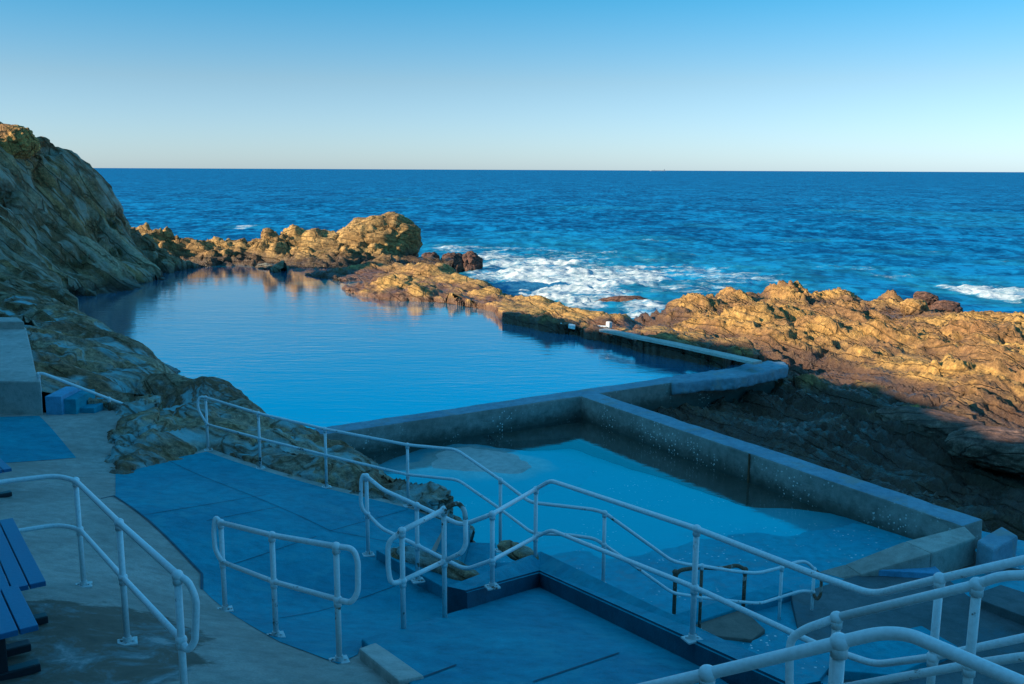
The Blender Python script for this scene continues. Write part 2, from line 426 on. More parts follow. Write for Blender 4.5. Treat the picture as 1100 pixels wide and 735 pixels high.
def boulder(name, c, s, mat, label, seed=0, rz=0, sub=5, rough=.28, cat='rock'):
    bm = bmesh.new(); bmesh.ops.create_icosphere(bm, subdivisions=sub, radius=1)
    p = np.array([v.co[:] for v in bm.verts])
    f1, f2, idn = worley(p*1.3+seed, seed)
    r = 1+rough*fbm(p*1.1+seed*3, 4, seed)+rough*.6*((idn-.5)+np.clip((f2-f1)*1.5, 0, .5))+rough*.25*ridged(p*4, 4, seed+3)
    p = p*r[:, None]
    p = np.sign(p)*np.abs(p)**.88*np.array(s)
    ca, sa = math.cos(rz), math.sin(rz)
    q = np.stack([p[:, 0]*ca-p[:, 1]*sa+c[0], p[:, 0]*sa+p[:, 1]*ca+c[1], p[:, 2]+c[2]], 1)
    for v, k in zip(bm.verts, q): v.co = k
    o = obj(name, bm, mat, None, True)
    return tag(o, label, cat)

# shared levels and outlines of the two pools
WZ = 2.30; BZ = 2.75; WT = 2.92
A0, A1 = P(335, 460.5, WT), P(818, 390.5, WT)
d = (A1-A0)/np.linalg.norm(A1-A0); nv = np.array([d[1], -d[0], 0])      # towards camera
if nv[1] > 0: nv = -nv
C0 = A0+nv*.62; C1 = A1+nv*.62
B0, B1 = P(629, 427, WT), P(1034, 564.5, WT)
d2 = (B1-B0); d2 /= np.linalg.norm(d2); n2 = np.array([-d2[1], d2[0], 0])
if n2[0] < 0: n2 = -n2
B0 = B0+d2*.02
POOL = [tuple((A0+nv*.15)[:2]), tuple((A1+nv*.15)[:2])]+[tuple(P(x, y, BZ)[:2]) for x, y in ((800, 394), (775, 395.5), (720, 385), (660, 370.5), (600, 357.5), (570, 352.5), (541, 347), (530, 335), (470, 325), (440, 324), (410, 322), (372, 315), (362, 302), (340, 298), (312, 293), (290, 286), (250, 286), (205, 288))]+[(-20, 55), (-14, 35), (-6, 24)]
WADE = [tuple(A0[:2]), tuple(A1[:2]), tuple(C1[:2]), tuple((B0+n2*.62)[:2]), tuple((B1+n2*.62)[:2]), tuple(P(1094, 576, WT)[:2]), tuple(P(1067, 592, WT)[:2]), (9.5, 6), (-1, 6)]
BUTT = [tuple(P(x, y, WT)[:2]) for x, y in ((700, 416), (730, 399), (798, 386.5), (852, 384), (862, 398), (790, 413))]
def cut_side(XY, z):
    z = cut_pool(XY, z)
    z = np.where((XY-A0[:2])@nv[:2] > 0, -60.0, z)
    return np.where((XY[:, 0] < -13.8) | ((XY[:, 0] < -4.6) & (XY[:, 1] < 43)), -60.0, z)
def cut_pool(XY, z):
    z = np.where(poly_in(XY, BUTT), np.minimum(z, 2.2), z)
    z = np.where(poly_in(XY, POOL), np.minimum(z, 1.6), z)
    return np.where(poly_in(XY, WADE), -60.0, z)

HPOOL = [tuple(P(x, y, BZ)[:2]) for x, y in ((250, 284), (215, 287), (190, 291), (172, 297), (155, 309), (135, 315), (114, 318.5), (85, 318), (66, 320), (60, 336), (80, 348), (110, 366), (140, 388), (183, 424), (300, 470), (600, 420), (600, 360), (400, 310))]
HBACK = [tuple(P(x, y, 3.0)[:2]) for x, y in ((62, 345), (105, 337), (300, 420), (300, 520), (40, 520))]
def cut_head(XY, z):
    z = np.where(poly_in(XY, HBACK), z-3.5, z)
    return np.where(poly_in(XY, HPOOL), np.minimum(z, 1.7), z)
# headland on the left
SIL = [(-60, 112, 51), (-30, 118, 51), (0, 126, 51), (22, 128, 51.5), (45, 133, 52), (64, 142, 52.8), (80, 153, 53.5), (93, 167, 54.2), (105, 182, 55), (118, 198, 56), (130, 213, 57), (150, 238, 58.5), (163, 260, 60), (172, 278, 61)]
ctrl = cp([(x, y, 'd', d) for x, y, d in SIL])
back = []
for x, y, z in ctrl:
    back += [(x-.8, y+2.5, z-2.2-.12*max(0, z-3)), (x-1.6, y+6, min(z-6, 0.5)), (x-3, y+11, -2.5)]
ctrl += back
ctrl += cp([(63, 318, 'z', 2.6), (114, 319, 'z', 2.6), (152, 311, 'z', 2.6), (168, 298, 'z', 2.6), (185, 291, 'z', 2.6), (200, 289, 'z', 2.5),
            (60, 230, 'd', 50), (100, 258, 'd', 51.3), (30, 200, 'd', 49.5), (130, 280, 'd', 53), (0, 172, 'd', 49), (0, 235, 'd', 45.5),
            (40, 272, 'd', 47.2), (0, 290, 'd', 40), (32, 305, 'd', 43.5), (0, 151, 'd', 48.9), (30, 156, 'd', 49.9), (0, 327, 'd', 32), (40, 326, 'd', 37), (80, 300, 'd', 48),
            (63, 330, 'z', 1.6), (114, 332, 'z', 1.2), (152, 325, 'z', 1.0), (172, 306, 'z', .8), (195, 300, 'z', .8),
            ('w', -33, 47, 11.4), ('w', -37, 42, 12), ('w', -31, 41, 9.6), ('w', -27, 36, 7.5), ('w', -22, 30.5, 5.2), ('w', -31, 33, 9), ('w', -38, 50, 10), ('w', -40, 56, 4), ('w', -36, 60, -1),
            ('w', -44, 48, 10.5)])
rock('headland', ctrl, (-46, -14, 26, 75), .15, M['headland'], -1.0, (.10, .05, .42, .05, .06), T_head, N_head, seed=3, e=.95, shift=-.1, ledge=1.7, sL=.07, crack=.75, cut=cut_head,
     label='tall sloping banded rock headland in shade with sunlit tip at the left of the pool', cat='headland')

q = D(8, 154, 50.2)
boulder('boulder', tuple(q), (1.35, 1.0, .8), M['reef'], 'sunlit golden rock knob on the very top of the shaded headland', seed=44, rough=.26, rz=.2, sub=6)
q = D(29, 156, 50.8)
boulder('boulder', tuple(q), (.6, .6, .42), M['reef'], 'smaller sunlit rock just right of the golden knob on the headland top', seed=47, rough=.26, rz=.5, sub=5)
# far reef closing the pool
def ridge(pts, base_z, back_dy, mid=None):
    out = []
    for (x, y, d) in pts:
        q = D(x, y, d); out.append(tuple(q)); out.append((q[0], q[1]+back_dy*.5, q[2]-.9)); out.append((q[0], q[1]+back_dy, -1.0))
    return out
FS = [(150, 250, 66), (171, 250.5, 66), (196, 250.5, 66), (211, 255, 66), (222, 254, 66), (233, 249.5, 66), (247, 253, 66), (269, 254, 66), (287, 247.5, 66), (296, 240.5, 67), (311, 238.5, 67), (324, 241.5, 67), (336, 246, 66.5), (358, 249.5, 66), (385, 256, 66), (420, 262, 66), (440, 272, 66.5)]
ctrl = ridge(FS, 0, 7)
for x, y in ((150, 291), (190, 290), (215, 287.5), (250, 286), (290, 286), (305, 292), (330, 297), (360, 300), (385, 300), (410, 298), (440, 292)):
    ctrl.append(tuple(P(x, y, 2.65)))
ctrl += cp([(190, 272, 'z', 3.1), (230, 273, 'z', 3.2), (270, 272, 'z', 3.3), (310, 270, 'z', 3.5), (340, 275, 'z', 3.4), (380, 282, 'z', 3.1), (420, 282, 'z', 2.9), (190, 301, 'z', 1.2), (250, 299, 'z', 1), (300, 301, 'z', 1.2), (460, 290, 'z', 1.2), (452, 300, 'z', 1)])
def cutfar(XY, z): return z
rock('reef_ridge', ctrl, (-30, -4, 54, 76), .12, M['reef_far'], 0, (.35, .45, .22, .42, .07), np.array([.8, -.5, .1]), np.array([.3, .4, .8]), seed=12, shift=.8, cut=cut_pool,
     label='low craggy sunlit rock ridge closing the far end of the pool')
b = P(402, 283, 2.6)
boulder('boulder', (b[0]+.2, b[1]+1.6, 3.5), (2.75, 2.2, 2.25), M['reef_far'], 'big rounded golden boulder highest on the far reef', seed=5, rz=.1, rough=.2, sub=6)
for k, (x, y, w, lab) in enumerate(((462, 283, 1.0, 'small dark red rock nearest the golden boulder in the foam'), (486, 283, 1.25, 'middle dark red rock of three awash beyond the reef'), (505, 283, 1.05, 'outermost dark red rock of three awash beyond the reef'))):
    q = P(x, y, 1.0)
    boulder('sea_rock', (q[0], q[1]+.6, .8), (w*.8, .9, .95), M['red_rock'], lab, seed=20+k, rz=k, rough=.3, sub=5)['group'] = 'dark red rocks awash beyond the reef'
q = P(676, 334, .1)
boulder('sea_rock', (q[0], q[1]+.8, .1), (2.0, 1.2, .75), M['red_rock'], 'low flat red brown rock alone in the white surf', seed=31, rough=.22)

# reef between the pool's right side and the surf
SS = [(415, 285, 58), (428, 283, 57), (455, 285, 56), (466, 284, 55.5), (477, 290, 54), (493, 297, 51.5), (513, 303, 49), (532, 312, 46.5), (548, 320, 44.5), (567, 318, 43.5), (580, 318, 43), (596, 326, 42), (611, 334, 40.5), (631, 335, 40), (647, 335, 39.5), (656, 338, 39), (684, 346, 37.5), (705, 350, 36.5), (740, 357, 35), (790, 370, 32.5)]
ctrl = []
for x, y, d in SS:
    q = D(x, y, d); ctrl += [tuple(q), (q[0]+1.6, q[1]+1.3, q[2]-.9), (q[0]+3.6, q[1]+3.2, -.2 if x < 690 else 1.6)]
for x, y in ((340, 299), (362, 303), (372, 316), (410, 323), (440, 324.5), (470, 326), (500, 331), (530, 336), (541, 348), (570, 353.5), (600, 358.5), (630, 365), (660, 371.5), (690, 378), (720, 386), (750, 393), (775, 398)):
    a = P(x, y, BZ)
    if x >= 530: ctrl += [(a[0], a[1], 3.12), (a[0]+.4, a[1]+.5, 3.16), (a[0]-.5, a[1]-.8, 3.05)]
    else: ctrl += [(a[0], a[1], 2.85), (a[0]-.6, a[1]-.9, 2.2)]
ctrl += cp([(390, 305, 'z', 3.2), (420, 302, 'z', 3.4), (450, 306, 'z', 3.5), (480, 312, 'z', 3.4), (500, 318, 'z', 3.3), (430, 315, 'z', 3.0), (400, 292, 'z', 3.1), (530, 327, 'z', 3.2), (560, 335, 'z', 3.1), (590, 343, 'z', 3.0), (620, 350, 'z', 2.95), (650, 355, 'z', 2.95), (700, 367, 'z', 2.95), (750, 380, 'z', 2.95), (560, 345, 'z', 3.1), (590, 350, 'z', 3.1), (620, 356, 'z', 3.05), (645, 360, 'z', 3.05), (680, 370, 'z', 3.0), (710, 377, 'z', 3.0), (740, 385, 'z', 3.0), (770, 391, 'z', 3.0), (640, 347, 'z', 3.25), (680, 357, 'z', 3.15), (720, 365, 'z', 3.1), (780, 380, 'z', 3.05)])
rock('reef_ridge', ctrl, (-14, 8.4, 27, 63), .09, M['reef_side'], -.6, (.16, .16, .2, .16, .05), np.array([.55, -.83, 0]), np.array([.5, .3, .8]), seed=41, cut=cut_side, e=.4, shift=-.2, ledge=.6,
     label='long low rock ridge between the pool and the white surf')

# broad reef platform on the right
RS = [(700, 349, 2.3), (722, 334, 2.6), (745, 321, 2.85), (790, 311, 3.05), (850, 304, 3.2), (905, 303, 3.3), (960, 311, 3.15), (1000, 323, 2.85), (1040, 336, 2.6), (1100, 334, 3.0), (1180, 332, 3.2), (1300, 330, 3.2)]
ctrl = []
for x, y, z in RS:
    q = P(x, y, z); ctrl += [tuple(q), (q[0]-.1, q[1]+2.5, z-1.0), (q[0]-.4, q[1]+6, -1.2)]
ctrl += cp([(660, 346, 'z', .2), (672, 352, 'z', 1.5), (720, 355, 'z', 2.4), (760, 345, 'z', 2.75), (760, 365, 'z', 2.6), (830, 335, 'z', 3.15), (830, 365, 'z', 2.8), (900, 330, 'z', 3.3), (900, 350, 'z', 3.0), (1000, 345, 'z', 2.8), (1000, 365, 'z', 2.7), (1080, 355, 'z', 2.9), (905, 321, 'z', 3.6), (950, 339, 'z', 2.5), (985, 352, 'z', 2.5), (880, 339, 'z', 3.35), (1060, 349, 'z', 3.3), (1005, 384, 'z', 3.0), (800, 329, 'z', 3.4), (770, 342, 'z', 2.45), (930, 372, 'z', 2.55), (860, 358, 'z', 2.5), (1040, 395, 'z', 2.5),
            (1080, 375, 'z', 2.7), (950, 390, 'z', 2.65), (1060, 410, 'z', 2.6), (850, 387, 'z', 2.5), (880, 415, 'z', 2.4), (930, 412, 'z', 2.5), (900, 445, 'z', 2.15), (1000, 445, 'z', 2.3), (1090, 465, 'z', 2.1),  # heights lowered so the dark band also paints the shaded zone
            (850, 470, 'z', 2.1), (950, 505, 'z', 1.9), (1080, 545, 'z', 1.7), (1095, 585, 'z', 1.5), (780, 440, 'z', 2.1), (730, 432, 'z', 2.1), (700, 425, 'z', 2.2), (900, 520, 'z', 1.9), (1000, 560, 'z', 1.7), (800, 480, 'z', 1.8),
            ('w', 25, 20, 1.5), ('w', 32, 26, 2.4), ('w', 38, 34, 2.6), ('w', 14, 14, 1.3), ('w', 20, 12, 1.5), ('w', 40, 20, 1.5), ('w', 9, 14.5, 1.2)])
def cutright(XY, z):
    return z
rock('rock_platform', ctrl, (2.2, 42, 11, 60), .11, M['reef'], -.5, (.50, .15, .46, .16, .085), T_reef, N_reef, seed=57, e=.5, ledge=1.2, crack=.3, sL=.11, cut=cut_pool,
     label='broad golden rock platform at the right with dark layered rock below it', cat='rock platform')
for k, (x, y, z, s, rz, lab) in enumerate((
        (1008, 464, 2.1, (1.5, .75, .45), -.95, 'long smooth grey boulder on dark layered rock in shade'),
        (1085, 488, 2.2, (1.3, .8, .45), -.9, 'flat grey boulder at the right edge below the sunlit rock'),
        (985, 332, 2.75, (.55, .5, .4), .3, 'greenish brown boulder beside the pink one on the platform'),
        (997, 325, 2.75, (.6, .5, .42), -.2, 'pinkish round boulder between two others above the surf'),
        (1020, 334, 2.5, (.7, .55, .4), .2, 'reddish boulder lowest on the platform beside the surf'))):
    q = P(x, y, z)
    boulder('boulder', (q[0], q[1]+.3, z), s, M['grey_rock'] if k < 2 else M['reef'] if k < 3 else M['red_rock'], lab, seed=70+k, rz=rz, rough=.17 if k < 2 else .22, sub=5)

# outcrops between path and pool
ctrl = cp([(28, 347, 'd', 28), (60, 327, 'd', 33), (85, 331, 'd', 31.5), (100, 339, 'd', 30.5), (140, 359, 'd', 28.5), (165, 379, 'd', 26.5), (183, 397, 'd', 24.5),
           (182, 404, 'd', 23.6), (155, 392, 'd', 23.3), (120, 375, 'd', 24.5), (80, 360, 'd', 25.5), (50, 360, 'd', 25.5), (40, 385, 'd', 22.3), (80, 395, 'd', 21.5), (120, 405, 'd', 21.3), (155, 420, 'd', 20.8), (100, 420, 'd', 20.4), (60, 405, 'd', 20.6), (165, 428, 'd', 20.9), (120, 438, 'd', 19.4), (140, 441, 'd', 19.3), (100, 436, 'd', 19.7), (155, 442, 'd', 19.3), (70, 425, 'd', 19.9), (130, 436, 'd', 19.6)])
bk = []
for x, y, d in ((60, 327, 33), (100, 339, 30.5), (140, 359, 28.5), (165, 379, 26.5), (186, 398, 24.8)):
    q = D(x, y, d); bk += [(q[0]+.5, q[1]+1.0, q[2]-1.1), (q[0]+1, q[1]+2.6, 1.5)]
ctrl += bk+[('w', -17, 29, 5.0)[1:], (-14, 21, 4.0), (-8.0, 20.5, 2.6), (-7.2, 22, 1.4)]
rock('rock_outcrop', ctrl, (-17, -6.3, 19.2, 36), .06, M['outcrop'], 1.8, (.10, .06, .17, .05, .03), np.array([.75, -.35, -.35]), np.array([.35, -.2, .8]), c=.6, seed=81, ledge=.55, sL=.1, e=.6, crack=.14,
     label='rust and grey rock outcrop beside the landing at the pool edge')

# ------------------------------------------------------------------ walking surface
WALK = []
for fx, fy, z in ((90.2, 629.8, 5.22), (137, 690.9, 5.34), (242, 656, 4.33), (296.6, 684, 4.68), (364.6, 711, 5.02), (223.8, 483.7, 3.88), (280, 503.5, 3.84), (351, 524, 3.82), (438.6, 544, 3.79), (395.5, 596.6, 4.2), (448.8, 624.4, 4.0), (400, 692, 4.76), (433, 673, 4.46), (478, 661, 4.2), (500, 656, 4.02), (0, 450, 4.22), (60, 450, 4.2), (130, 444, 4.15), (125, 505, 4.1), (0, 500, 4.45), (0, 560, 4.9), (180, 735, 5.45), (60, 720, 5.4), (400, 735, 5.25), (170, 560, 4.55), (480, 640, 4.12)):
    WALK.append(tuple(P(fx, fy, z)))
WALK += [(-9, 8, 5.3), (-6, 4, 5.6), (-1, 5, 5.55), (-12, 19, 4.2), (-9, 13, 4.75)]
ZW = RBF(WALK, 1.5, reg=0.25)
def on(f, x, y):
    z = 4.4
    for _ in range(60):
        p = P(x, y, z); z = .5*z+.5*float(f(p[:2])[0])
    p = P(x, y, z); return np.array([p[0], p[1], float(f(p[:2])[0])])
def sheet(name, xy, f, dz, mat, step=.35, thick=0.0, label=None, cat=None, kind='structure'):
    bm = bmesh.new()
    bm.faces.new([bm.verts.new((x, y, 0)) for x, y in xy])
    xs = [p[0] for p in xy]; ys = [p[1] for p in xy]
    for ax, lo, hi in ((0, min(xs), max(xs)), (1, min(ys), max(ys))):
        v = lo+step
        while v < hi:
            co = [0, 0, 0]; no = [0, 0, 0]; co[ax] = v; no[ax] = 1
            bmesh.ops.bisect_plane(bm, geom=bm.verts[:]+bm.edges[:]+bm.faces[:], plane_co=co, plane_no=no); v += step
    bmesh.ops.triangulate(bm, faces=bm.faces)
    vs = bm.verts[:]
    zz = f(np.array([[v.co.x, v.co.y] for v in vs]))
    for v, z in zip(vs, zz): v.co.z = z+dz
    if thick:
        r = bmesh.ops.extrude_face_region(bm, geom=bm.faces[:])
        for v in [g for g in r['geom'] if isinstance(g, bmesh.types.BMVert)]: v.co.z -= thick
    o = obj(name, bm, mat, None, True)
    if thick: o.data.set_sharp_from_angle(angle=math.radians(35))
    if label: tag(o, label, cat)
    else: tag(o, kind=kind)
    return o
def wp(lst, f=None): return [tuple(on(f or ZW, x, y)[:2]) for x, y in lst]
# concrete path under everything walked on
path_xy = wp([(-140, 444), (47, 443.5), (132, 440), (125, 470), (122, 497), (130, 508), (224, 481), (282, 501), (352, 521), (440, 542.5), (480, 562), (463, 592), (500, 656), (440, 674), (392, 690), (420, 735)])+[(-.5, 5.2), (-5, 3.6), (-9.5, 6)]
sheet('path', path_xy, ZW, 0, M['concrete'], thick=.5)
ramp_px = [(124, 510), (150, 499), (222, 485.5), (280, 505), (350, 525), (438, 546), (480, 561.5), (463, 592), (499, 656), (440, 673), (391, 689), (384, 704), (364, 714), (300, 690), (262, 668), (218, 634), (216, 616), (124, 533)]
sheet('painted_ramp', wp(ramp_px), ZW, .006, M['blue_paint'])
sheet('painted_floor', wp([(-60, 449), (42, 447), (82, 492), (0, 498), (-60, 501)]), ZW, .006, M['blue_paint'])
# joints in the ramp
def strip(name, a, b, f, dz, w, mat):
    a = on(f, *a); b = on(f, *b); d = (b-a)[:2]; d /= np.linalg.norm(d); n = np.array([-d[1], d[0]])*w/2
    return sheet(name, [tuple(a[:2]-n), tuple(b[:2]-n), tuple(b[:2]+n), tuple(a[:2]+n)], f, dz, mat, .5)
for a, b in (((179, 494), (355, 571)), ((355, 571), (461, 591)), ((154, 554), (290, 531)), ((355, 571), (438, 548)), ((222, 560), (300, 545)), ((300, 665), (425, 630)), ((240, 610), (340, 577))):
    strip('path_joint', a, b, ZW, .010, .013, M['joint'])
strip('path_joint', (122, 533), (108, 536), ZW, .006, .02, M['joint'])
for a, b in (((122, 533), (217, 617)), ((217, 617), (217, 634))):
    strip('path_joint', a, b, ZW, .011, .03, M['joint'])

# outcrop 2 between ramp and pool
ctrl = cp([(150, 447, 'd', 19.6), (192, 404, 'd', 22.8), (226, 401.5, 'd', 22.4), (245, 405, 'd', 22), (270, 425, 'd', 21.2), (320, 449, 'd', 20.2), (357, 461, 'd', 19.7), (385, 482, 'd', 18.5), (415, 507, 'd', 17.3), (440, 526, 'd', 16.4), (474, 547, 'd', 15.6),
           (200, 430, 'd', 19.8), (170, 450, 'd', 18.6), (140, 465, 'd', 18.1), (130, 490, 'd', 17.6), (175, 478, 'd', 17.8), (210, 465, 'd', 18.2), (240, 440, 'd', 19.4), (260, 470, 'd', 17.9), (300, 460, 'd', 18.8), (310, 490, 'd', 17.2), (350, 490, 'd', 17.4), (380, 515, 'd', 16.1), (420, 525, 'd', 15.9)])
for x, y in ((124, 503), (150, 503), (222, 489), (280, 509), (350, 529), (438, 549)):
    q = on(ZW, x, y); ctrl.append((q[0], q[1], q[2]-.12))
for x, y, d in ((192, 404, 22.8), (226, 401.5, 22.4), (270, 425, 21.2), (320, 449, 20.2), (357, 461, 19.7), (415, 507, 17.3), (474, 547, 15.6)):
    q = D(x, y, d); ctrl += [(q[0]+.35, q[1]+.8, q[2]-.9), (q[0]+.9, q[1]+1.9, 1.3)]
ctrl += [(-8.6, 20, 2.8)]
for x, y, h in ((135, 444, .1), (131, 458, .15), (128, 475, .2), (125, 490, .15), (135, 500, .08)):
    q = on(ZW, x+3, y); ctrl.append((q[0]+.12, q[1], q[2]+h))
PATHS = [path_xy]
def cut2(XY, z):
    m = poly_in(XY, path_xy)
    z = np.where(m, np.minimum(z, ZW(XY)-.45), z)
    q = [np.array(on(ZW, x, y)[:2]) for x, y in ((134, 437), (125, 470), (122, 497), (130, 508), (224, 481), (282, 501), (352, 521), (440, 542.5))]
    ds = np.full(len(XY), 9.)
    for u, v in zip(q[:-1], q[1:]):
        t = np.clip(((XY-u)@(v-u))/((v-u)@(v-u)), 0, 1); ds = np.minimum(ds, np.linalg.norm(XY-(u+t[:, None]*(v-u)), axis=1))
    z = np.where(~m & (ds < .7), np.maximum(z, ZW(XY)+.05+.25*ds), z)
    z = np.where(m & (ds < .16), ZW(XY)-.02, z)
    return np.where(poly_in(XY, [tuple(P(x, y, WT)[:2]) for x, y in ((385, 466), (640, 424), (640, 560), (500, 570))]), np.minimum(z, 1.5), z)
rock('rock_outcrop', ctrl, (-8.8, -.6, 13.6, 24.6), .045, M['outcrop'], 1.6, (.06, .04, .15, .03, .025), np.array([.75, -.35, -.35]), np.array([.35, -.2, .8]), c=.5, seed=95, cut=cut2, ledge=.5, sL=.1, e=.5, crack=.12,
     label='long layered rock outcrop with teal patches behind the far handrail')

# upper landing, its retaining face and the little stair
bm = bmesh.new(); prism(bm, [tuple(P(x, y, 4.86)) for x, y in ((-260, 340), (14, 344), (28, 352), (33, 372), (38, 397), (43.5, 410), (-260, 406))], z0=3.3, bev=.03)
tag(obj('landing', bm, M['concrete_pale']), 'raised pale concrete landing at the far left with sheer front face', 'landing')
bm = bmesh.new(); prism(bm, [tuple(P(x, y, 5.06)) for x, y in ((-160, 338), (19, 341), (26, 345.5), (-160, 346))], z0=4.8, bev=.03)
tag(obj('kerb_block', bm, M['concrete_pale']), 'low concrete kerb block across the back of the landing', 'kerb')
st = thing('stairs', 'blue painted concrete steps descending beside the landing under the thin handrail', 'stairs', P(60, 441, 4.15))
for k, (x0, x1, yt, z) in enumerate(((48, 65.5, 426, 4.55), (65.5, 81, 429, 4.47), (82, 101, 438.5, 4.25))):
    a, c = P(x0, yt, z), P(x1, yt, z)
    bm = bmesh.new(); dv = np.array([.0, 1.0, 0]) * .9
    prism(bm, [tuple(a), tuple(c), tuple(c+dv), tuple(a+dv)], z0=3.4, bev=.012)
    obj('step', bm, M['blue_light' if k == 0 else 'blue_paint'], st)
bm = bmesh.new(); prism(bm, [tuple(D(46, 404, 20.6)), tuple(D(81, 411, 20.6)), tuple(D(81, 411, 20.6)+np.array([0, .2, 0])), tuple(D(46, 404, 20.6)+np.array([0, .2, 0]))], z0=3.4, bev=.02)
tag(obj('side_wall', bm, M['concrete']), 'short grey concrete wall behind the blue steps', 'wall')

# ------------------------------------------------------------------ near platform, kerbs and lower decks
a, b, c = P(579, 631, 3.98), P(749, 715, 4.86), P(388, 686, 4.95)
nn = np.cross(b-a, c-a); nn /= nn[2]
def ZS(xy):
    xy = np.atleast_2d(xy); return a[2]-((xy[:, 0]-a[0])*nn[0]+(xy[:, 1]-a[1])*nn[1])
def off(poly_px, f, dz):
    r = []
    for x, y in poly_px:
        q = on(f, x, y); r.append((q[0], q[1], q[2]+dz))
    return r
slab_px = [(388, 686), (579, 630), (760, 719), (800, 745), (452, 745)]
bm = bmesh.new(); prism(bm, off(slab_px, ZS, 0), drop=.55, bev=.02)
slab = tag(obj('platform', bm, M['blue_paint']), 'blue painted concrete platform in the foreground sloping down to the corner kerb', 'platform')
strip('path_joint', (573, 733), (665, 702), ZS, .008, .02, M['joint'])
strip('path_joint', (490, 715), (455, 728), ZS, .008, .02, M['joint'])
q = [on(ZW, x, y) for x, y in ((386, 708), (404, 701), (456, 739), (428, 744))]
bm = bmesh.new(); prism(bm, [(v[0], v[1], v[2]+.10) for v in q], drop=.5, bev=.02)
tag(obj('kerb_block', bm, M['concrete_pale']), 'pale concrete edging block along the foreground blue platform', 'kerb')
# kerb around the platform corner
KH = .20
def kz(x, y, dz=KH):
    q = on(ZS, x, y); return (q[0], q[1], q[2]+dz)
inner = [kz(502, 654, 0), kz(579, 630.5, 0), kz(749, 714.5, 0), kz(850, 765, 0)]
inn = [np.array((p[0], p[1], p[2]+KH)) for p in inner]
def offset_poly(pts, w):
    out = []
    for i, p in enumerate(pts):
        ds = []
        if i > 0: ds.append((p-pts[i-1])[:2])
        if i < len(pts)-1: ds.append((pts[i+1]-p)[:2])
        ns = [np.array([-d[1], d[0]])/np.linalg.norm(d) for d in ds]
        n = sum(ns); n /= np.linalg.norm(n); k = w/max(.3, n@ns[0])
        out.append(np.array([p[0]+n[0]*k, p[1]+n[1]*k, p[2]]))
    return out
outr = offset_poly(inn, .26)
bm = bmesh.new()
ti = [bm.verts.new(p) for p in inn]; to = [bm.verts.new(p) for p in outr]
bi = [bm.verts.new((p[0], p[1], p[2]-.9)) for p in inn]; bo = [bm.verts.new((p[0], p[1], p[2]-1.8)) for p in outr]
for i in range(3):
    bm.faces.new((ti[i], ti[i+1], to[i+1], to[i])); bm.faces.new((bi[i+1], bi[i], bo[i], bo[i+1]))
    bm.faces.new((ti[i], bi[i], bi[i+1], ti[i+1])); bm.faces.new((to[i], to[i+1], bo[i+1], bo[i]))
bm.faces.new((ti[0], to[0], bo[0], bi[0])); bm.faces.new((ti[3], bi[3], bo[3], to[3]))
bmesh.ops.recalc_face_normals(bm, faces=bm.faces)
es = [bm.edges.get((A[i], A[i+1])) for A in (ti, to) for i in range(3)]
bmesh.ops.bevel(bm, geom=es, offset=.02, segments=2, affect='EDGES')
kb = obj('kerb', bm, M['blue_shade']); kb.data.materials.append(M['blue_paint'])
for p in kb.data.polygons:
    if p.normal.z > .6: p.material_index = 1  # shade of the inner face painted as darker blue, top left lighter
tag(kb, 'raised kerb with shade painted on its inner face turning the corner of the foreground platform', 'kerb')
# outer ledge below the kerb where the stair rail is fixed
o2 = offset_poly(outr, .42)
bm = bmesh.new()
L0 = outr[1]; 
led = [outr[1], outr[1]*.45+outr[2]*.55, o2[1]*.45+o2[2]*.55, o2[1]]
prism(bm, [(p[0], p[1], 3.62) for p in led], z0=2.0, bev=.02)
tag(obj('ledge', bm, M['blue_paint']), 'blue concrete ledge on the seaward side of the corner kerb', 'ledge')
# raised strip with exposed rock
stp = [(404, 601), (440, 597), (548, 634), (498, 654)]
q = [on(ZW, x, y) for x, y in stp]
bm = bmesh.new(); prism(bm, [(v[0], v[1], v[2]+.13) for v in q], drop=.8, bev=.015)
tag(obj('raised_strip', bm, M['blue_paint']), 'narrow raised blue strip holding the exposed brown rock between ramp and platform', 'kerb')
def rock_log(name, a, b, w, h, seed, label):
    a = np.array(a); b = np.array(b); n = 90; m = 26
    d = b-a; L = np.linalg.norm(d); d /= L; s = np.cross(d, [0, 0, 1]); s /= np.linalg.norm(s); u = np.cross(s, d)
    V = []
    for i in range(n+1):
        t = i/n; e = (4*t*(1-t))**.35+.02
        for j in range(m):
            th = 2*math.pi*j/m
            V.append(a+d*L*t+(s*math.cos(th)*w+u*math.sin(th)*h)*e)
    V = np.array(V); k = np.stack([(V-a)@d*1.2, (V-a)@s*8, (V-a)@u*8], 1)
    nv = fbm(k, 5, seed)
    cen = a+d*((V-a)@d)[:, None]
    V = cen+(V-cen)*(1+.55*nv[:, None]+.25*ridged(k*1.7, 3, seed+4)[:, None])
    Fq = [(i*m+j, i*m+(j+1) % m, (i+1)*m+(j+1) % m, (i+1)*m+j) for i in range(n) for j in range(m)]
    return tag(np_mesh(name, V, Fq, M['outcrop']), label, 'rock')
def zup(x, y, dz):
    q = on(ZW, x, y); return (q[0], q[1], q[2]+dz)
rock_log('exposed_rock', zup(418, 604, .12), zup(524, 640, .12), .16, .11, 4, 'long brown exposed rock lying on the blue strip by the ramp')
rock_log('exposed_rock', D(538, 584, 12.6), D(577, 604, 12.0), .10, .07, 14, 'short brown rock against the corner kerb below the handrail')

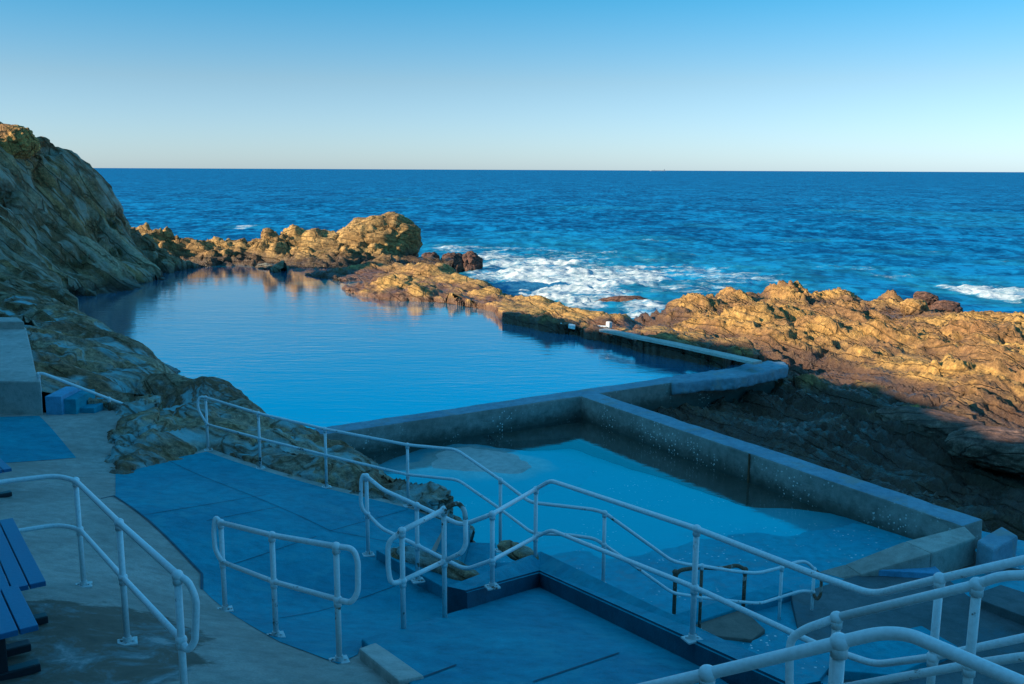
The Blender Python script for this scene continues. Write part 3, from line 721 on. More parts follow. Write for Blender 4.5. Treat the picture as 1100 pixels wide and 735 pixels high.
# deck sloping into the wading pool
wl = P(650, 592, WZ)
def ZD(xy):
    xy = np.atleast_2d(xy); p3 = np.stack([xy[:, 0], xy[:, 1], 0*xy[:, 0]], 1); return np.clip(WZ-(xy[:, 1]-.25*(xy[:, 0]-wl[0])-wl[1])*.055, 1.7, 2.55)+.03*fbm(p3*.6, 3, 5)
sheet('deck', [(-3.5, 13), (-2.4, 19), (-4, 23), (2.2, 26), (9.5, 16.3), (9.6, 12), (9, 6), (1.5, 6), (-1, 10)], ZD, 0, M['blue_worn'], .2)
# steps from ramp to deck
e0, e1 = on(ZW, 479, 560.5), on(ZW, 462, 593)
dr = np.array([e1[1]-e0[1], -(e1[0]-e0[0]), 0]); dr /= np.linalg.norm(dr)
if dr[0] < 0: dr = -dr
stt = thing('stairs', 'wide blue painted steps dropping from the ramp to the wading pool', 'stairs', (e0+e1)/2)
ee = e1+(e1-e0)/np.linalg.norm(e1-e0)*.55
for k in range(4):
    z = e0[2]-.012-.30*k; w0, w1 = -.04+.40*k, .40*(k+1)-.04
    bm = bmesh.new()
    prism(bm, [(*(e0+dr*w0)[:2], z), (*(ee+dr*w0)[:2], z), (*(ee+dr*w1)[:2], z), (*(e0+dr*w1)[:2], z)], z0=1.8, bev=.015)
    obj('step', bm, M['blue_paint'], stt)

# pools: walls
def wall(name, top, z0, mat, label, mat_top=None, cat='wall'):
    bm = bmesh.new(); prism(bm, top, z0=z0, bev=.035)
    bmesh.ops.triangulate(bm, faces=bm.faces)
    for _ in range(7):
        bmesh.ops.subdivide_edges(bm, edges=[e for e in bm.edges if e.calc_length() > .3], cuts=1)
        bmesh.ops.triangulate(bm, faces=[f for f in bm.faces if len(f.verts) > 3])
    bm.normal_update(); co = np.array([v.co[:] for v in bm.verts])
    dd = .022*fbm(co*1.1, 3, 91)-.03*np.clip(fbm(co*3.1, 3, 92)-.35, 0, 1)
    for v, k in zip(bm.verts, dd): v.co += v.normal*float(k)
    o = obj(name, bm, mat)
    if mat_top:
        o.data.materials.append(mat_top)
        for p in o.data.polygons:
            if p.normal.z > .8: p.material_index = 1  # bluish sky light painted into the upward faces
    return tag(o, label, cat)
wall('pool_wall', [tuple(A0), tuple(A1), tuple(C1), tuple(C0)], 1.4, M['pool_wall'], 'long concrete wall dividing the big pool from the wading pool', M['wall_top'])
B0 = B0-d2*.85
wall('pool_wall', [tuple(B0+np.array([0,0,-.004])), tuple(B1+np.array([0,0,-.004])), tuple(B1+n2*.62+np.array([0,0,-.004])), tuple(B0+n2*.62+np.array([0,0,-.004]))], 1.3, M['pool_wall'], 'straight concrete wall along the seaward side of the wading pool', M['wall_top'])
wall_o = [o for o in bpy.data.objects if o.name.startswith('pool_wall')]
for k, (ox, face, L, ts) in enumerate(((wall_o[1], -n2, np.linalg.norm(B1-B0), (.545,)), (wall_o[0], nv, 0, ()))):
    for t in ts:
        c = B0+d2*.85+(B1-B0-d2*.85)*t
        bm = bmesh.new(); a_ = c+face*.026; w_ = d2*.018
        prism(bm, [tuple(a_-w_), tuple(a_+w_), tuple(a_+w_-face*.1), tuple(a_-w_-face*.1)], z0=2.2)
        for v in bm.verts: v.co.z -= .01
        obj('joint', bm, M['rust_stain' if t == .545 else 'joint_dark'], ox)
bm = bmesh.new()
prism(bm, [tuple(P(x, y, WT-.007)) for x, y in ((1036, 565), (1049, 577.5), (1001, 594), (972, 581.5))], z0=1.6, bev=.03)
prism(bm, [tuple(P(971.5, 581.5, WT-.01)), tuple(P(1000.5, 594.2, WT-.01)), tuple(P(925, 617, 2.60)), tuple(P(908, 606, 2.60))], z0=1.6, bev=.03)
prism(bm, [tuple(P(907.5, 606.2, 2.59)), tuple(P(924.5, 617.2, 2.59)), tuple(P(903, 622, 2.42)), tuple(P(880, 614, 2.42))], z0=1.6, bev=.02)
tag(obj('pool_wall', bm, M['concrete']), 'low concrete border sloping down along the near end of the wading pool', 'wall')
bm = bmesh.new(); prism(bm, [tuple(P(x, y, WT+.02)) for x, y in ((1050, 580), (1076, 565), (1094, 575.5), (1067, 591))], z0=1.4, bev=.04)
tag(obj('end_block', bm, M['wall_top']), 'pale blue concrete block ending the wading pool wall by the dark rocks', 'block')
# bulging buttress at the pool's right corner
def lump(name, px, ztop, zbot, mat, label, cat, seed, amp):
    bm = bmesh.new(); prism(bm, [tuple(P(x, y, ztop)) for x, y in px], z0=zbot, bev=.06)
    bmesh.ops.triangulate(bm, faces=bm.faces)
    for _ in range(4):
        bmesh.ops.subdivide_edges(bm, edges=[e for e in bm.edges if e.calc_length() > .16], cuts=1)
        bmesh.ops.triangulate(bm, faces=bm.faces)
    bm.normal_update(); co = np.array([v.co[:] for v in bm.verts]); dd = amp*fbm(co*1.6, 4, seed)+amp*.4*ridged(co*4, 3, seed+2)
    for v, k in zip(bm.verts, dd): v.co += v.normal*float(k)
    return tag(obj(name, bm, mat, None, True), label, cat)
lump('buttress', ((722, 405), (792, 395.5), (800, 390), (843, 388), (847, 394), (816, 401), (790, 406.5), (760, 408), (722, 412)), WT+.0, 2.6, M['wall_top'], 'lumpy pale blue rendered buttress at the right corner of the big pool', 'buttress', 88, .05)
# kerb walk along the right edge of the pool
kp = [P(x, y, 3.3) for x, y in ((806, 389.5), (770, 381.5), (720, 370.5), (680, 362.5), (640, 354))]
kp = [v+np.array([.12, .10, 0]) for v in kp]; ko = offset_poly(kp, -.40)
bm = bmesh.new(); prism(bm, [tuple(v) for v in kp]+[tuple(v) for v in ko[::-1]], drop=.09, bev=.025)
tag(obj('kerb', bm, M['concrete_pale']), 'thin pale concrete kerb along the right edge of the big pool', 'kerb')
for k, (x0, x1, y0, y1, lab) in enumerate(((561, 568, 341, 341, 'small square white mark on the rock edge farthest from the kerb'), (576, 599, 345.5, 349, 'white strip on the rock edge second from the far end'), (606, 613, 350.5, 352, 'shortest white strip on the rock edge of the pool'), (632, 648, 352.5, 353, 'white strip with upturned end nearest the kerb on the pool edge'))):
    A, B = P(x0, y0, 3.16)+np.array([.08, .12, 0]), P(x1, y1, 3.16)+np.array([.08, .12, 0])
    bm = bmesh.new(); A = A+np.array([.1, .3, .0]); B = B+np.array([.1, .3, .0]); prism(bm, [tuple(A), tuple(B), tuple(B+np.array([.05, .3, 0])), tuple(A+np.array([.05, .3, 0]))], drop=.14, bev=.03)
    if k == 3: box(bm, B+np.array([.1, .2, .05]), (.16, .22, .22), .5, .03)
    tag(obj('edge_slab', bm, M['white_mark']), lab, 'slab', 'white slabs along the pool edge')

# slabs of the lower deck
def slab_px_obj(name, px, z, mat, label, drop=.25, cat='slab', bev=.015):
    bm = bmesh.new(); prism(bm, [tuple(P(x, y, zz)) for (x, y), zz in zip(px, z if isinstance(z, (list, tuple)) else [z]*len(px))], drop=drop, bev=bev)
    return tag(obj(name, bm, mat), label, cat)
slab_px_obj('deck_slab', [(711, 664), (832, 628), (852, 634), (797, 652), (736, 672)], 2.62, M['blue_paint'], 'dark blue painted strip of deck beside the rusty low rail')
slab_px_obj('deck_slab', [(737, 672.5), (797, 652.5), (822, 676), (808, 687), (752, 681)], 2.58, M['brown_slab'], 'brown weathered triangular slab below the dark blue strip')
slab_px_obj('deck_slab', [(808, 688), (838, 676), (905, 700), (880, 730), (790, 720)], 2.60, M['blue_worn'], 'light blue slab under the white stair rail end')
slab_px_obj('deck_slab', [(938, 612), (984, 597.5), (996, 600), (1014, 617), (990, 615)], 2.66, M['blue_light'], 'small triangular pale blue slab beside the pool border', .3)
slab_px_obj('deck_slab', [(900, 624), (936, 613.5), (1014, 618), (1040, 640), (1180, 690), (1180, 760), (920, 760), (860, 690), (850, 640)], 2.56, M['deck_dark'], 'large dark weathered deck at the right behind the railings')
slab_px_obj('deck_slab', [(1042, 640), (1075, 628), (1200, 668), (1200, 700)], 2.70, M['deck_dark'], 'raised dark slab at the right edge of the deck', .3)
slab_px_obj('gravel_patch', [(1006, 606), (1047, 591), (1064, 606), (1100, 612), (1100, 625), (1012, 617)], 2.45, M['gravel'], 'brown gravel patch between the pool border and the deck', .3, 'gravel patch')
slab_px_obj('deck_slab', [(905, 690), (990, 672), (1030, 695), (960, 725), (900, 720)], 2.68, M['blue_paint'], 'blue slab seen between the lower railings at the right')
rock_log('exposed_rock', P(800, 717, 2.75), P(850, 732, 2.75), .12, .1, 21, 'narrow brown rock ledge under the bottom railings')

# ------------------------------------------------------------------ water
def water_mat(name, tint, ripple, rough, ior=1.33, body=None):
    n = NT(name); pos = n.pos()
    m1 = n.n('ShaderNodeMapping'); n.set(m1.inputs[0], pos); m1.inputs['Scale'].default_value = (.8, 2.4, 1)
    h = n.math('ADD', n.noise(m1.outputs[0], 1.6, 5, .55, .3), n.math('MULTIPLY', n.noise(m1.outputs[0], .35, 3, .5), 1.2))
    patch = n.ramp(n.noise(pos, .09, 3), [(.35, .35), (.65, 1)])
    nb = n.bump(n.math('MULTIPLY', h, patch), ripple)
    gl = n.n('ShaderNodeBsdfGlossy'); gl.inputs['Roughness'].default_value = rough; n.set(gl.inputs['Normal'], nb)
    tr = n.n('ShaderNodeBsdfTransparent' if body is None else 'ShaderNodeBsdfDiffuse'); tr.inputs[0].default_value = (*(body or tint), 1)
    fr = n.n('ShaderNodeLayerWeight'); n.set(fr.inputs['Normal'], nb)
    fac = n.math('POWER', fr.outputs['Facing'], ior)
    mx = n.n('ShaderNodeMixShader'); n.set(mx.inputs[0], fac)
    n.t.links.new(tr.outputs[0], mx.inputs[1]); n.t.links.new(gl.outputs[0], mx.inputs[2])
    return n.done(mx.outputs[0])
M['pool_water'] = water_mat('pool_water', (.35, .85, .97), .013, .02, 1.0, (.0, .33, .56))
M['wading_water'] = water_mat('wading_water', (.86, .99, 1.0), .006, .02, 3.0)
def flat(name, pts, z, mat, kind='structure'):
    bm = bmesh.new(); bm.faces.new([bm.verts.new((x, y, z)) for x, y in pts])
    ar = sum(pts[i-1][0]*pts[i][1]-pts[i][0]*pts[i-1][1] for i in range(len(pts)))
    up_ = ar > 0; pts = pts if up_ else pts[::-1]; bm.free(); bm = bmesh.new(); bm.faces.new([bm.verts.new((x, y, z)) for x, y in pts])
    return tag(obj(name, bm, mat), kind=kind)
pool_xy = [tuple((A0+nv*.3)[:2]), tuple((A1+nv*.3)[:2]), tuple(P(800, 389, BZ)[:2]), tuple(P(640, 358, BZ)[:2]), tuple(P(540, 330, BZ)[:2]), tuple(P(480, 310, BZ)[:2]), tuple(P(380, 288, BZ)[:2]), tuple(P(290, 275, BZ)[:2]), tuple(P(190, 275, BZ)[:2]), (-24, 60), (-27, 46), (-17, 32), (-10, 24), (-6.5, 20.5), (-4.5, 19.2)]
flat('pool_water', pool_xy, BZ, M['pool_water'])
flat('pool_floor', pool_xy, 1.0, concrete_mat('pool_floor', (.01, .40, .75), (.8, .85, .9), .8, scale=.3))
wad_xy = [tuple((A0+nv*.5)[:2]), tuple((B0+n2*.3)[:2]), tuple((B1+n2*.3)[:2]), tuple(P(985, 585, WZ)[:2]), tuple(P(895, 618, WZ)[:2]), (4.5, 12.2), (-.6, 12.5), (-1.2, 15), (-2.6, 17.5)]
flat('wading_water', wad_xy, WZ, M['wading_water'])
# brown algae strip added under water, also painting in the walls' dark reflection
fm = concrete_mat('algae_reflection_band', (.075, .055, .038), (.6, .6, .55), .8, wear=(.05, .05, .04))
def foot(name, a, b, side, w0, w1):
    n_ = 40; rs = np.random.RandomState(5); dr_ = (b-a)/np.linalg.norm(b-a)
    ins = [a+(b-a)*t for t in np.linspace(0, 1, n_)]
    wv = [w0+(w1-w0)*t for t in np.linspace(0, 1, n_)]
    nz_ = .12*fbm(np.array(ins)*.9, 3, 17)
    out = [p+side*(w+float(k)) for p, w, k in zip(ins, wv, nz_)]
    bm = bmesh.new()
    vi = [bm.verts.new((p[0], p[1], WZ-.05)) for p in ins]; vo = [bm.verts.new((p[0], p[1], WZ-.13)) for p in out]
    lo_i = [bm.verts.new((p[0], p[1], 1.6)) for p in out]
    for i in range(n_-1):
        bm.faces.new((vi[i], vi[i+1], vo[i+1], vo[i])); bm.faces.new((vo[i], vo[i+1], lo_i[i+1], lo_i[i]))
    tag(obj(name, bm, fm), kind='structure')
Bc = B0+d2*.85
foot('reflection_footing', Bc+nv*.0+d2*.2, B1-d2*.3, -n2, 1.15, .95)
foot('reflection_footing', A0+(A1-A0)*.30+nv*.6, Bc-n2*.2, nv, .5, 1.25)
# sand bank just breaking the wading pool surface
sp = P(518, 494, WZ)
def ZB(xy):
    xy = np.atleast_2d(xy); p3 = np.stack([xy[:, 0], xy[:, 1], 0*xy[:, 0]], 1); wob = .35*fbm(p3*.7, 3, 8)
    r = np.sqrt(((xy[:, 0]-sp[0])/1.7)**2+((xy[:, 1]-sp[1])/1.3)**2)+wob
    return WZ+.014-.28*np.clip(r-.6, 0, 2)**1.5+.02*fbm(p3*1.1, 4, 3)
th = np.linspace(0, 2*math.pi, 40, endpoint=False)
sheet('sand', [(sp[0]+2.6*math.cos(t), sp[1]+2.2*math.sin(t)) for t in th], ZB, 0, concrete_mat('wet_sand', (.45, .46, .43), (.75, .8, .8), .6, fade=(WZ-.09, WZ-.0), under=(.004, .34, .42)), .15)
sp2 = sp
# sea
def build_sea():
    th = np.radians(np.concatenate([np.arange(-78, -32, .5), np.arange(-32, 32, .15), np.arange(32, 78.1, .5)]))
    rows = [8.0]
    while rows[-1] < 26000:
        r = rows[-1]; rows.append(r+max(.28, r*r/(CZ*F)*.42))
        if len(rows) > 1500: break
    R = np.array(rows)
    rr, tt = np.meshgrid(R, th, indexing='ij')
    X = rr*np.sin(tt); Y = rr*np.cos(tt)+12
    dr = np.gradient(R)[:, None]*np.ones_like(tt)
    p = np.stack([X.ravel(), Y.ravel(), 0*X.ravel()], 1); res = np.maximum(dr.ravel(), rr.ravel()*.0026)
    z = np.zeros(len(p))
    for L, A, s in ((60, .25, 1), (22, .28, 2), (9, .25, 3), (4.2, .15, 4), (2.0, .07, 5)):
        fade = 1-sstep(L*.22, L*.6, res)
        q = p/np.array([L*2.0, L*.75, 1])
        q[:, 0] += .08*q[:, 1]
        z += A*fade*(ridged(q, 2, s*7, .5)-.35)
    foam = np.zeros(len(p)); teal = np.zeros(len(p))
    blobs = [(600, 308, 110, 28, 1.0), (670, 302, 95, 20, .85), (580, 325, 60, 14, .9), (625, 338, 40, 10, .9), (530, 300, 40, 12, .8), (730, 318, 60, 12, .65), (560, 290, 70, 10, .8), (500, 272, 55, 6, .7), (530, 282, 45, 8, .75), (445, 287, 30, 5, .9), (490, 287, 40, 4, .8), (690, 345, 45, 12, .85), (620, 300, 150, 34, .62), (560, 275, 110, 10, .6), (760, 305, 110, 22, .62), (700, 285, 130, 10, .42), (640, 325, 60, 14, .8), (720, 305, 60, 8, .55), (780, 300, 60, 6, .5),
             (1062, 322, 50, 18, 1.0), (1100, 325, 50, 16, .95), (1040, 312, 60, 8, .7), (1030, 315, 25, 6, .6), (900, 297, 60, 4, .5), (960, 302, 40, 5, .5), (1050, 236, 75, 5, .33), (920, 229, 35, 1.5, .5), (1020, 245, 60, 2, .45), (262, 246.5, 16, 1.6, .75), (275, 248, 20, 1.2, .5), (458, 244, 3, 1.0, .8), (770, 246, 30, 2, .45), (700, 262, 45, 3, .45), (560, 255, 30, 2, .5), (610, 262, 35, 2, .5), (850, 262, 40, 1.6, .45), (980, 275, 50, 2, .45), (830, 285, 40, 2, .45), (1090, 290, 40, 2, .45), (420, 215, 25, 1, .4), (640, 225, 40, 1.2, .38)]
    nz = fbm(p/np.array([6, 3.5, 1]), 4, 77)
    for x, y, hw, hh, a in blobs:
        c = P(x, y, 0); rx = hw*proj(c)[2]/F; y0 = P(x, y+hh, 0)[1]; y1 = P(x, y-hh, 0)[1]
        ry = np.where(p[:, 1] < c[1], c[1]-y0, y1-c[1])
        r = np.sqrt(((p[:, 0]-c[0])/rx)**2+((p[:, 1]-c[1])/ry)**2)+.35*nz
        foam = np.maximum(foam, a*(1-sstep(.35, 1.15, r))); teal = np.maximum(teal, a*(1-sstep(.6, 1.9, r)))
    z += foam*(.25*fbm(p/1.6, 4, 50)+.15*fbm(p/.6, 2, 51))*(1-sstep(.4, 1.2, res))
    V = np.stack([p[:, 0], p[:, 1], z], 1)
    nr, nt = len(R), len(th); idx = np.arange(nr*nt).reshape(nr, nt)
    q = np.stack([idx[:-1, :-1], idx[:-1, 1:], idx[1:, 1:], idx[1:, :-1]], -1).reshape(-1, 4)
    n = NT('sea_water'); pos = n.pos()
    mp = n.n('ShaderNodeMapping'); n.set(mp.inputs[0], pos); mp.inputs['Scale'].default_value = (.35, 1, 1)
    w1 = n.noise(mp.outputs[0], .5, 6, .6, .4); w2 = n.noise(mp.outputs[0], .06, 5, .6, .3); w3 = n.noise(mp.outputs[0], .012, 5, .6)
    h = n.math('ADD', n.math('MULTIPLY', w1, 1.0), n.math('ADD', n.math('MULTIPLY', w2, 5), n.math('MULTIPLY', w3, 14)))
    fo = n.attr('foam'); te = n.attr('teal')
    lace = n.voro(n.vmath('ADD', pos, n.vmath('SCALE', n.noise(pos, .6, 4, out='Color'), None)), .55, 'DISTANCE_TO_EDGE') if False else None
    f1 = n.noise(mp.outputs[0], .9, 9, .68, .8); f2 = n.noise(pos, 2.6, 6, .7, .5)
    fm = n.math('ADD', n.math('MULTIPLY', f1, .75), n.math('MULTIPLY', f2, .25))
    k = n.math('ADD', n.math('MULTIPLY', fo, .50), fm)
    fmask = n.math('MULTIPLY', n.maprange(k, .76, 1.02, 0, 1, True), n.maprange(fo, .02, .12))
    deep = n.mix(n.ramp(w2, [(.35, 0), (.65, 1)]), (.0, .066, .185), (.001, .11, .26))
    deep = n.mix(n.math('MULTIPLY', n.ramp(w3, [(.4, 0), (.62, 1)]), .6), deep, (.0, .06, .17))
    def facet_shade(sx, sy, dt=4):
        m_ = n.n('ShaderNodeMapping'); n.set(m_.inputs[0], pos); m_.inputs['Scale'].default_value = (sx, sy, 1); return n.noise(m_.outputs[0], 1.0, dt, .65, .3)
    fa = n.math('ADD', n.math('MULTIPLY', facet_shade(.75, .55, 4), .5), n.math('ADD', n.math('MULTIPLY', facet_shade(.24, .16, 3), .30), n.math('MULTIPLY', facet_shade(.07, .04, 3), .20)))
    deep = n.mix(n.ramp(fa, [(.43, 0), (.5, .4), (.57, 1)]), n.mix(.6, deep, (0, .03, .095)), (.004, .19, .40))  # lighter and darker wave faces painted in as colour noise
    c = n.mix(n.math('MULTIPLY', te, n.ramp(f1, [(.35, .1), (.65, .7)])), deep, (.02, .26, .33))
    c = n.mix(fmask, c, n.ramp(n.math('ADD', n.math('MULTIPLY', f2, .6), n.math('MULTIPLY', f1, .4)), [(.36, (.20, .34, .38)), (.5, (.46, .52, .53)), (.62, (.66, .68, .67))]))
    nb = n.bump(h, .35, .8)
    df = n.n('ShaderNodeBsdfDiffuse'); n.set(df.inputs[0], c); n.set(df.inputs['Normal'], nb)
    gl = n.n('ShaderNodeBsdfGlossy'); gl.inputs['Roughness'].default_value = .3; n.set(gl.inputs['Normal'], nb)
    ms = n.n('ShaderNodeMixShader'); n.set(ms.inputs[0], n.maprange(fmask, 0, 1, .05, 0)); n.t.links.new(df.outputs[0], ms.inputs[1]); n.t.links.new(gl.outputs[0], ms.inputs[2]); sh = ms.outputs[0]
    o = np_mesh('sea', V, q, n.done(sh))
    for nm, a in (('foam', foam), ('teal', teal)):
        at = o.data.attributes.new(nm, 'FLOAT', 'POINT'); at.data.foreach_set('value', a.astype(np.float32))
    tag(o, kind='structure')
build_sea()

# ------------------------------------------------------------------ ground, cliff behind the camera
gp = [(-4, 8, 4.2), (-6, 14, 3.3), (-12, 20, 3.2), (0, 12, 1.2), (3, 16, 1.0), (-3, 18, .8), (-6, 26, .6), (-18, 45, .5), (0, 30, .6), (6, 22, .7), (12, 18, .5), (6, 8, 2), (8, 12, 1.0), (5, 4, 5.0), (0, 2, 6.5), (-5, 2, 6.0), (-9, 8, 5.0), (4, 0, 7.0), (12, 2, 6.5), (14, 8, 2.5), (20, 5, 6), (-14, 12, 6.5), (0, -6, 7.5), (12, -8, 8), (30, -5, 7), (30, 10, 1), (-16, 70, -2), (0, 60, -2), (20, 60, -2), (20, 40, .5), (40, 30, .3), (-30, 30, 5), (-40, 45, 6), (-30, 66, -2), (5, 42, -.5), (55, 5, 5), (55, -20, 9), (50, 60, -2), (-1.5, 6.6, 4.6), (1.5, 6.5, 3.9), (2.5, 8.5, 2.0), (1.0, 10, 2.2)]
gf = RBF(gp, 2.0)
gx, gy = np.meshgrid(np.arange(-70, 70.1, 1.0), np.arange(-40, 72.1, 1.0)); XY = np.stack([gx.ravel(), gy.ravel()], 1)
gz = np.minimum(gf(XY)-.35, 12); ny, nx = gx.shape
inside = (XY[:, 0] > -4) & (XY[:, 0] < 10) & (XY[:, 1] > 9) & (XY[:, 1] < 30); gz[inside] = np.minimum(gz[inside], 1.2)
idx = np.arange(nx*ny).reshape(ny, nx); q = np.stack([idx[:-1, :-1], idx[:-1, 1:], idx[1:, 1:], idx[1:, :-1]], -1).reshape(-1, 4)
tag(np_mesh('ground', np.stack([XY[:, 0], XY[:, 1], gz], 1), q, M['cliff']), kind='structure')
RL = np.array([(16, -40, 18), (4, -22, 18), (-7, -5, 16.5), (-16.3, 11.5, 15.0), (-22.5, 22.5, 15.2), (-25.5, 28, 14.5), (-28.8, 33.5, 12.9), (-34, 42, 12.6), (-42, 50, 12.0)], float)
ts = np.concatenate([[0], np.cumsum(np.linalg.norm(np.diff(RL[:, :2], axis=0), axis=1))])
S = np.arange(0, ts[-1], .5); rid = np.stack([np.interp(S, ts, RL[:, k]) for k in range(3)], 1)
tang = np.gradient(rid[:, :2], axis=0); tang /= np.linalg.norm(tang, axis=1)[:, None]; per = np.stack([tang[:, 1], -tang[:, 0]], 1)   # towards the sea
prof = [(-40, -2.0), (-22, -.5), (-8, .9), (-3, .3), (0, 0), (.8, -.3), (2, -2.2), (3.2, -5), (4.5, -7.5), (6, -9.8), (7.5, -11.5), (9, -14)]
pq = np.interp(np.linspace(0, len(prof)-1, 60), range(len(prof)), [a for a, _ in prof]); pz = np.interp(np.linspace(0, len(prof)-1, 60), range(len(prof)), [b for _, b in prof])
V = (rid[:, None, :]+np.stack([per[:, None, 0]*pq[None], per[:, None, 1]*pq[None], np.ones((len(S), 1))*pz[None]], 2)).reshape(-1, 3)
dn = np.stack([fbm(V/4, 4, 61), fbm(V/4, 4, 62), fbm(V/4, 4, 63)], 1); V = V+dn*np.array([.9, .9, .8])+.25*np.stack([ridged(V/1.5, 4, 64)]*3, 1)*np.array([.5, .3, .6])
idx = np.arange(len(S)*60).reshape(len(S), 60); q = np.stack([idx[:-1, :-1], idx[:-1, 1:], idx[1:, 1:], idx[1:, :-1]], -1).reshape(-1, 4)
tag(np_mesh('cliff', V, q, M['cliff']), kind='structure')

# ------------------------------------------------------------------ handrails
def post_from(fx, fy, f, ytop, ymid=None):
    """foot on surface f (function or height); top and lower joint at the measured image rows above it"""
    foot = P(fx, fy, f) if not callable(f) else on(f, fx, fy)
    def lift(y):
        lo, hi = 0., 2.
        for _ in range(40):
            m = (lo+hi)/2
            if proj(foot+[0, 0, m])[1] > y: lo = m
            else: hi = m
        return foot+np.array([0, 0, (lo+hi)/2])
    top = lift(ytop); mid = lift(ymid) if ymid else foot*.5+top*.5
    return dict(foot=foot, top=top, mid=mid, d=proj(top)[2], dm=proj(mid)[2])
def rail(label, posts, top, low, r=.0245, mats=('rail', 'rail'), group='painted tube handrails', loops=(), rusty=(), plates=True, name='handrail', skip_joint=()):
    root = thing(name, label, 'handrail', posts[0]['foot'], group)
    bm = bmesh.new(); tube(bm, fillet(top, .13), r); obj('top_rail', bm, M[mats[0]], root, True)
    if low:
        bm = bmesh.new(); tube(bm, fillet(low, .13), r*.92); obj('lower_rail', bm, M[mats[1]], root, True)
    for lp in loops:
        m = mats[0]
        if isinstance(lp, tuple) and isinstance(lp[0], str): m, lp = lp
        bm = bmesh.new(); tube(bm, fillet(lp, .11), r*.95); obj('end_loop', bm, M[m], root, True)
    for i, p in enumerate(posts):
        if p.get('ghost'): continue
        bm = bmesh.new(); f = p['foot']
        tube(bm, [f, p['top']], r*.97)
        po = obj('post', bm, M['rust' if i in rusty else mats[1]], root, True)
        for k in ('top', 'mid'):
            if k == 'mid' and not low: continue
            bm = bmesh.new(); ball(bm, p[k], r*1.55, .95)
            tube(bm, [p[k]-np.array([0, 0, r*2.3]), p[k]], r*1.28)
            obj('joint', bm, M[mats[0]], po, True)
        if plates:
            bm = bmesh.new(); box(bm, f+np.array([0, 0, .008]), (.15, .13, .016), .4, .004)
            for sx in (-.05, .05): bmesh.ops.create_cone(bm, cap_ends=True, segments=8, radius1=.012, radius2=.012, depth=.022, matrix=Matrix.Translation(Vector(f+np.array([sx, 0, .02]))))
            tube(bm, [f+np.array([0, 0, .015]), f+np.array([0, 0, .055])], r*1.35)
            obj('base_plate', bm, M['plate'], po)
    return root
def lerp_d(a, b, t): return a+(b-a)*t

def post_top(t, h=1.05, m=.47):
    return dict(foot=t-np.array([0, 0, h]), top=t, mid=t-np.array([0, 0, m]), d=proj(t)[2], dm=proj(t-np.array([0, 0, m]))[2])
# R1 left foreground
A = post_from(90.2, 629.8, ZW, 516.4, 568.5); B = post_from(137, 690.9, ZW, 561.5, 620.5)
zt = A['top'][2]; zm = A['mid'][2]
ztc = B['top'][2]+(B['top'][2]-A['top'][2])*.8
Ct = P(190.5, 618, ztc); Cm = np.array([Ct[0], Ct[1], P(194.6, 687.4, 0)[2]])
lo, hi = 0, 1.2
for _ in range(40):
    m = (lo+hi)/2
    if proj(Ct-np.array([0, 0, m]))[1] < 687.4: lo = m
    else: hi = m
Cm = Ct-np.array([0, 0, lo]); Cf = Ct-np.array([0, 0, 1.05]); dC = proj(Ct)[2]
Cp = dict(foot=Cf, top=Ct, mid=Cm, d=dC, dm=proj(Cm)[2])
Dp = dict(foot=P(-170, 660, A['foot'][2]+.1), top=P(-170, 545, zt+.05), mid=P(-170, 602, zm+.05))
Dp['foot'] = np.array([Dp['top'][0], Dp['top'][1], Dp['top'][2]-1.02]); Dp['mid'] = Dp['top']-np.array([0, 0, .5])
rail('white handrail bending round the muddy concrete beside the blue bench', [A, B, Cp, Dp],
     [Dp['top'], P(0, 518, zt+.01), P(60, 511.0, zt+.01), A['top'], B['top'], Ct], [Dp['mid'], P(0, 573.6, zm+.01), P(62, 563.8, zm), A['mid'], B['mid'], Cm],
     loops=[[Ct, D(201.7, 624, dC), D(211, 643, dC), D(209.5, 690, dC+.05), D(201, 700, dC+.05), Cm]])
# R2 short rail on the ramp edge
A = post_from(242, 656, ZW, 561.5, 604); B = post_from(296.6, 684, ZW, 575, 625); C = post_from(364.6, 711, ZW, 587, 644)
rail('short white handrail between the concrete path and blue ramp in the foreground', [A, B, C], [A['top'], B['top'], C['top']], [A['mid'], B['mid'], C['mid']],
     loops=[[A['top'], D(231.5, 555, A['d']), D(229.5, 568, A['d']), D(231, 590, A['d']), D(236, 600, A['d']), A['mid']],
            [C['top'], D(379, 589, C['d']), D(384.5, 602, C['d']), D(384.5, 637, C['d']), D(377, 648, C['d']), C['mid']]], mats=('rail', 'rail_worn'))
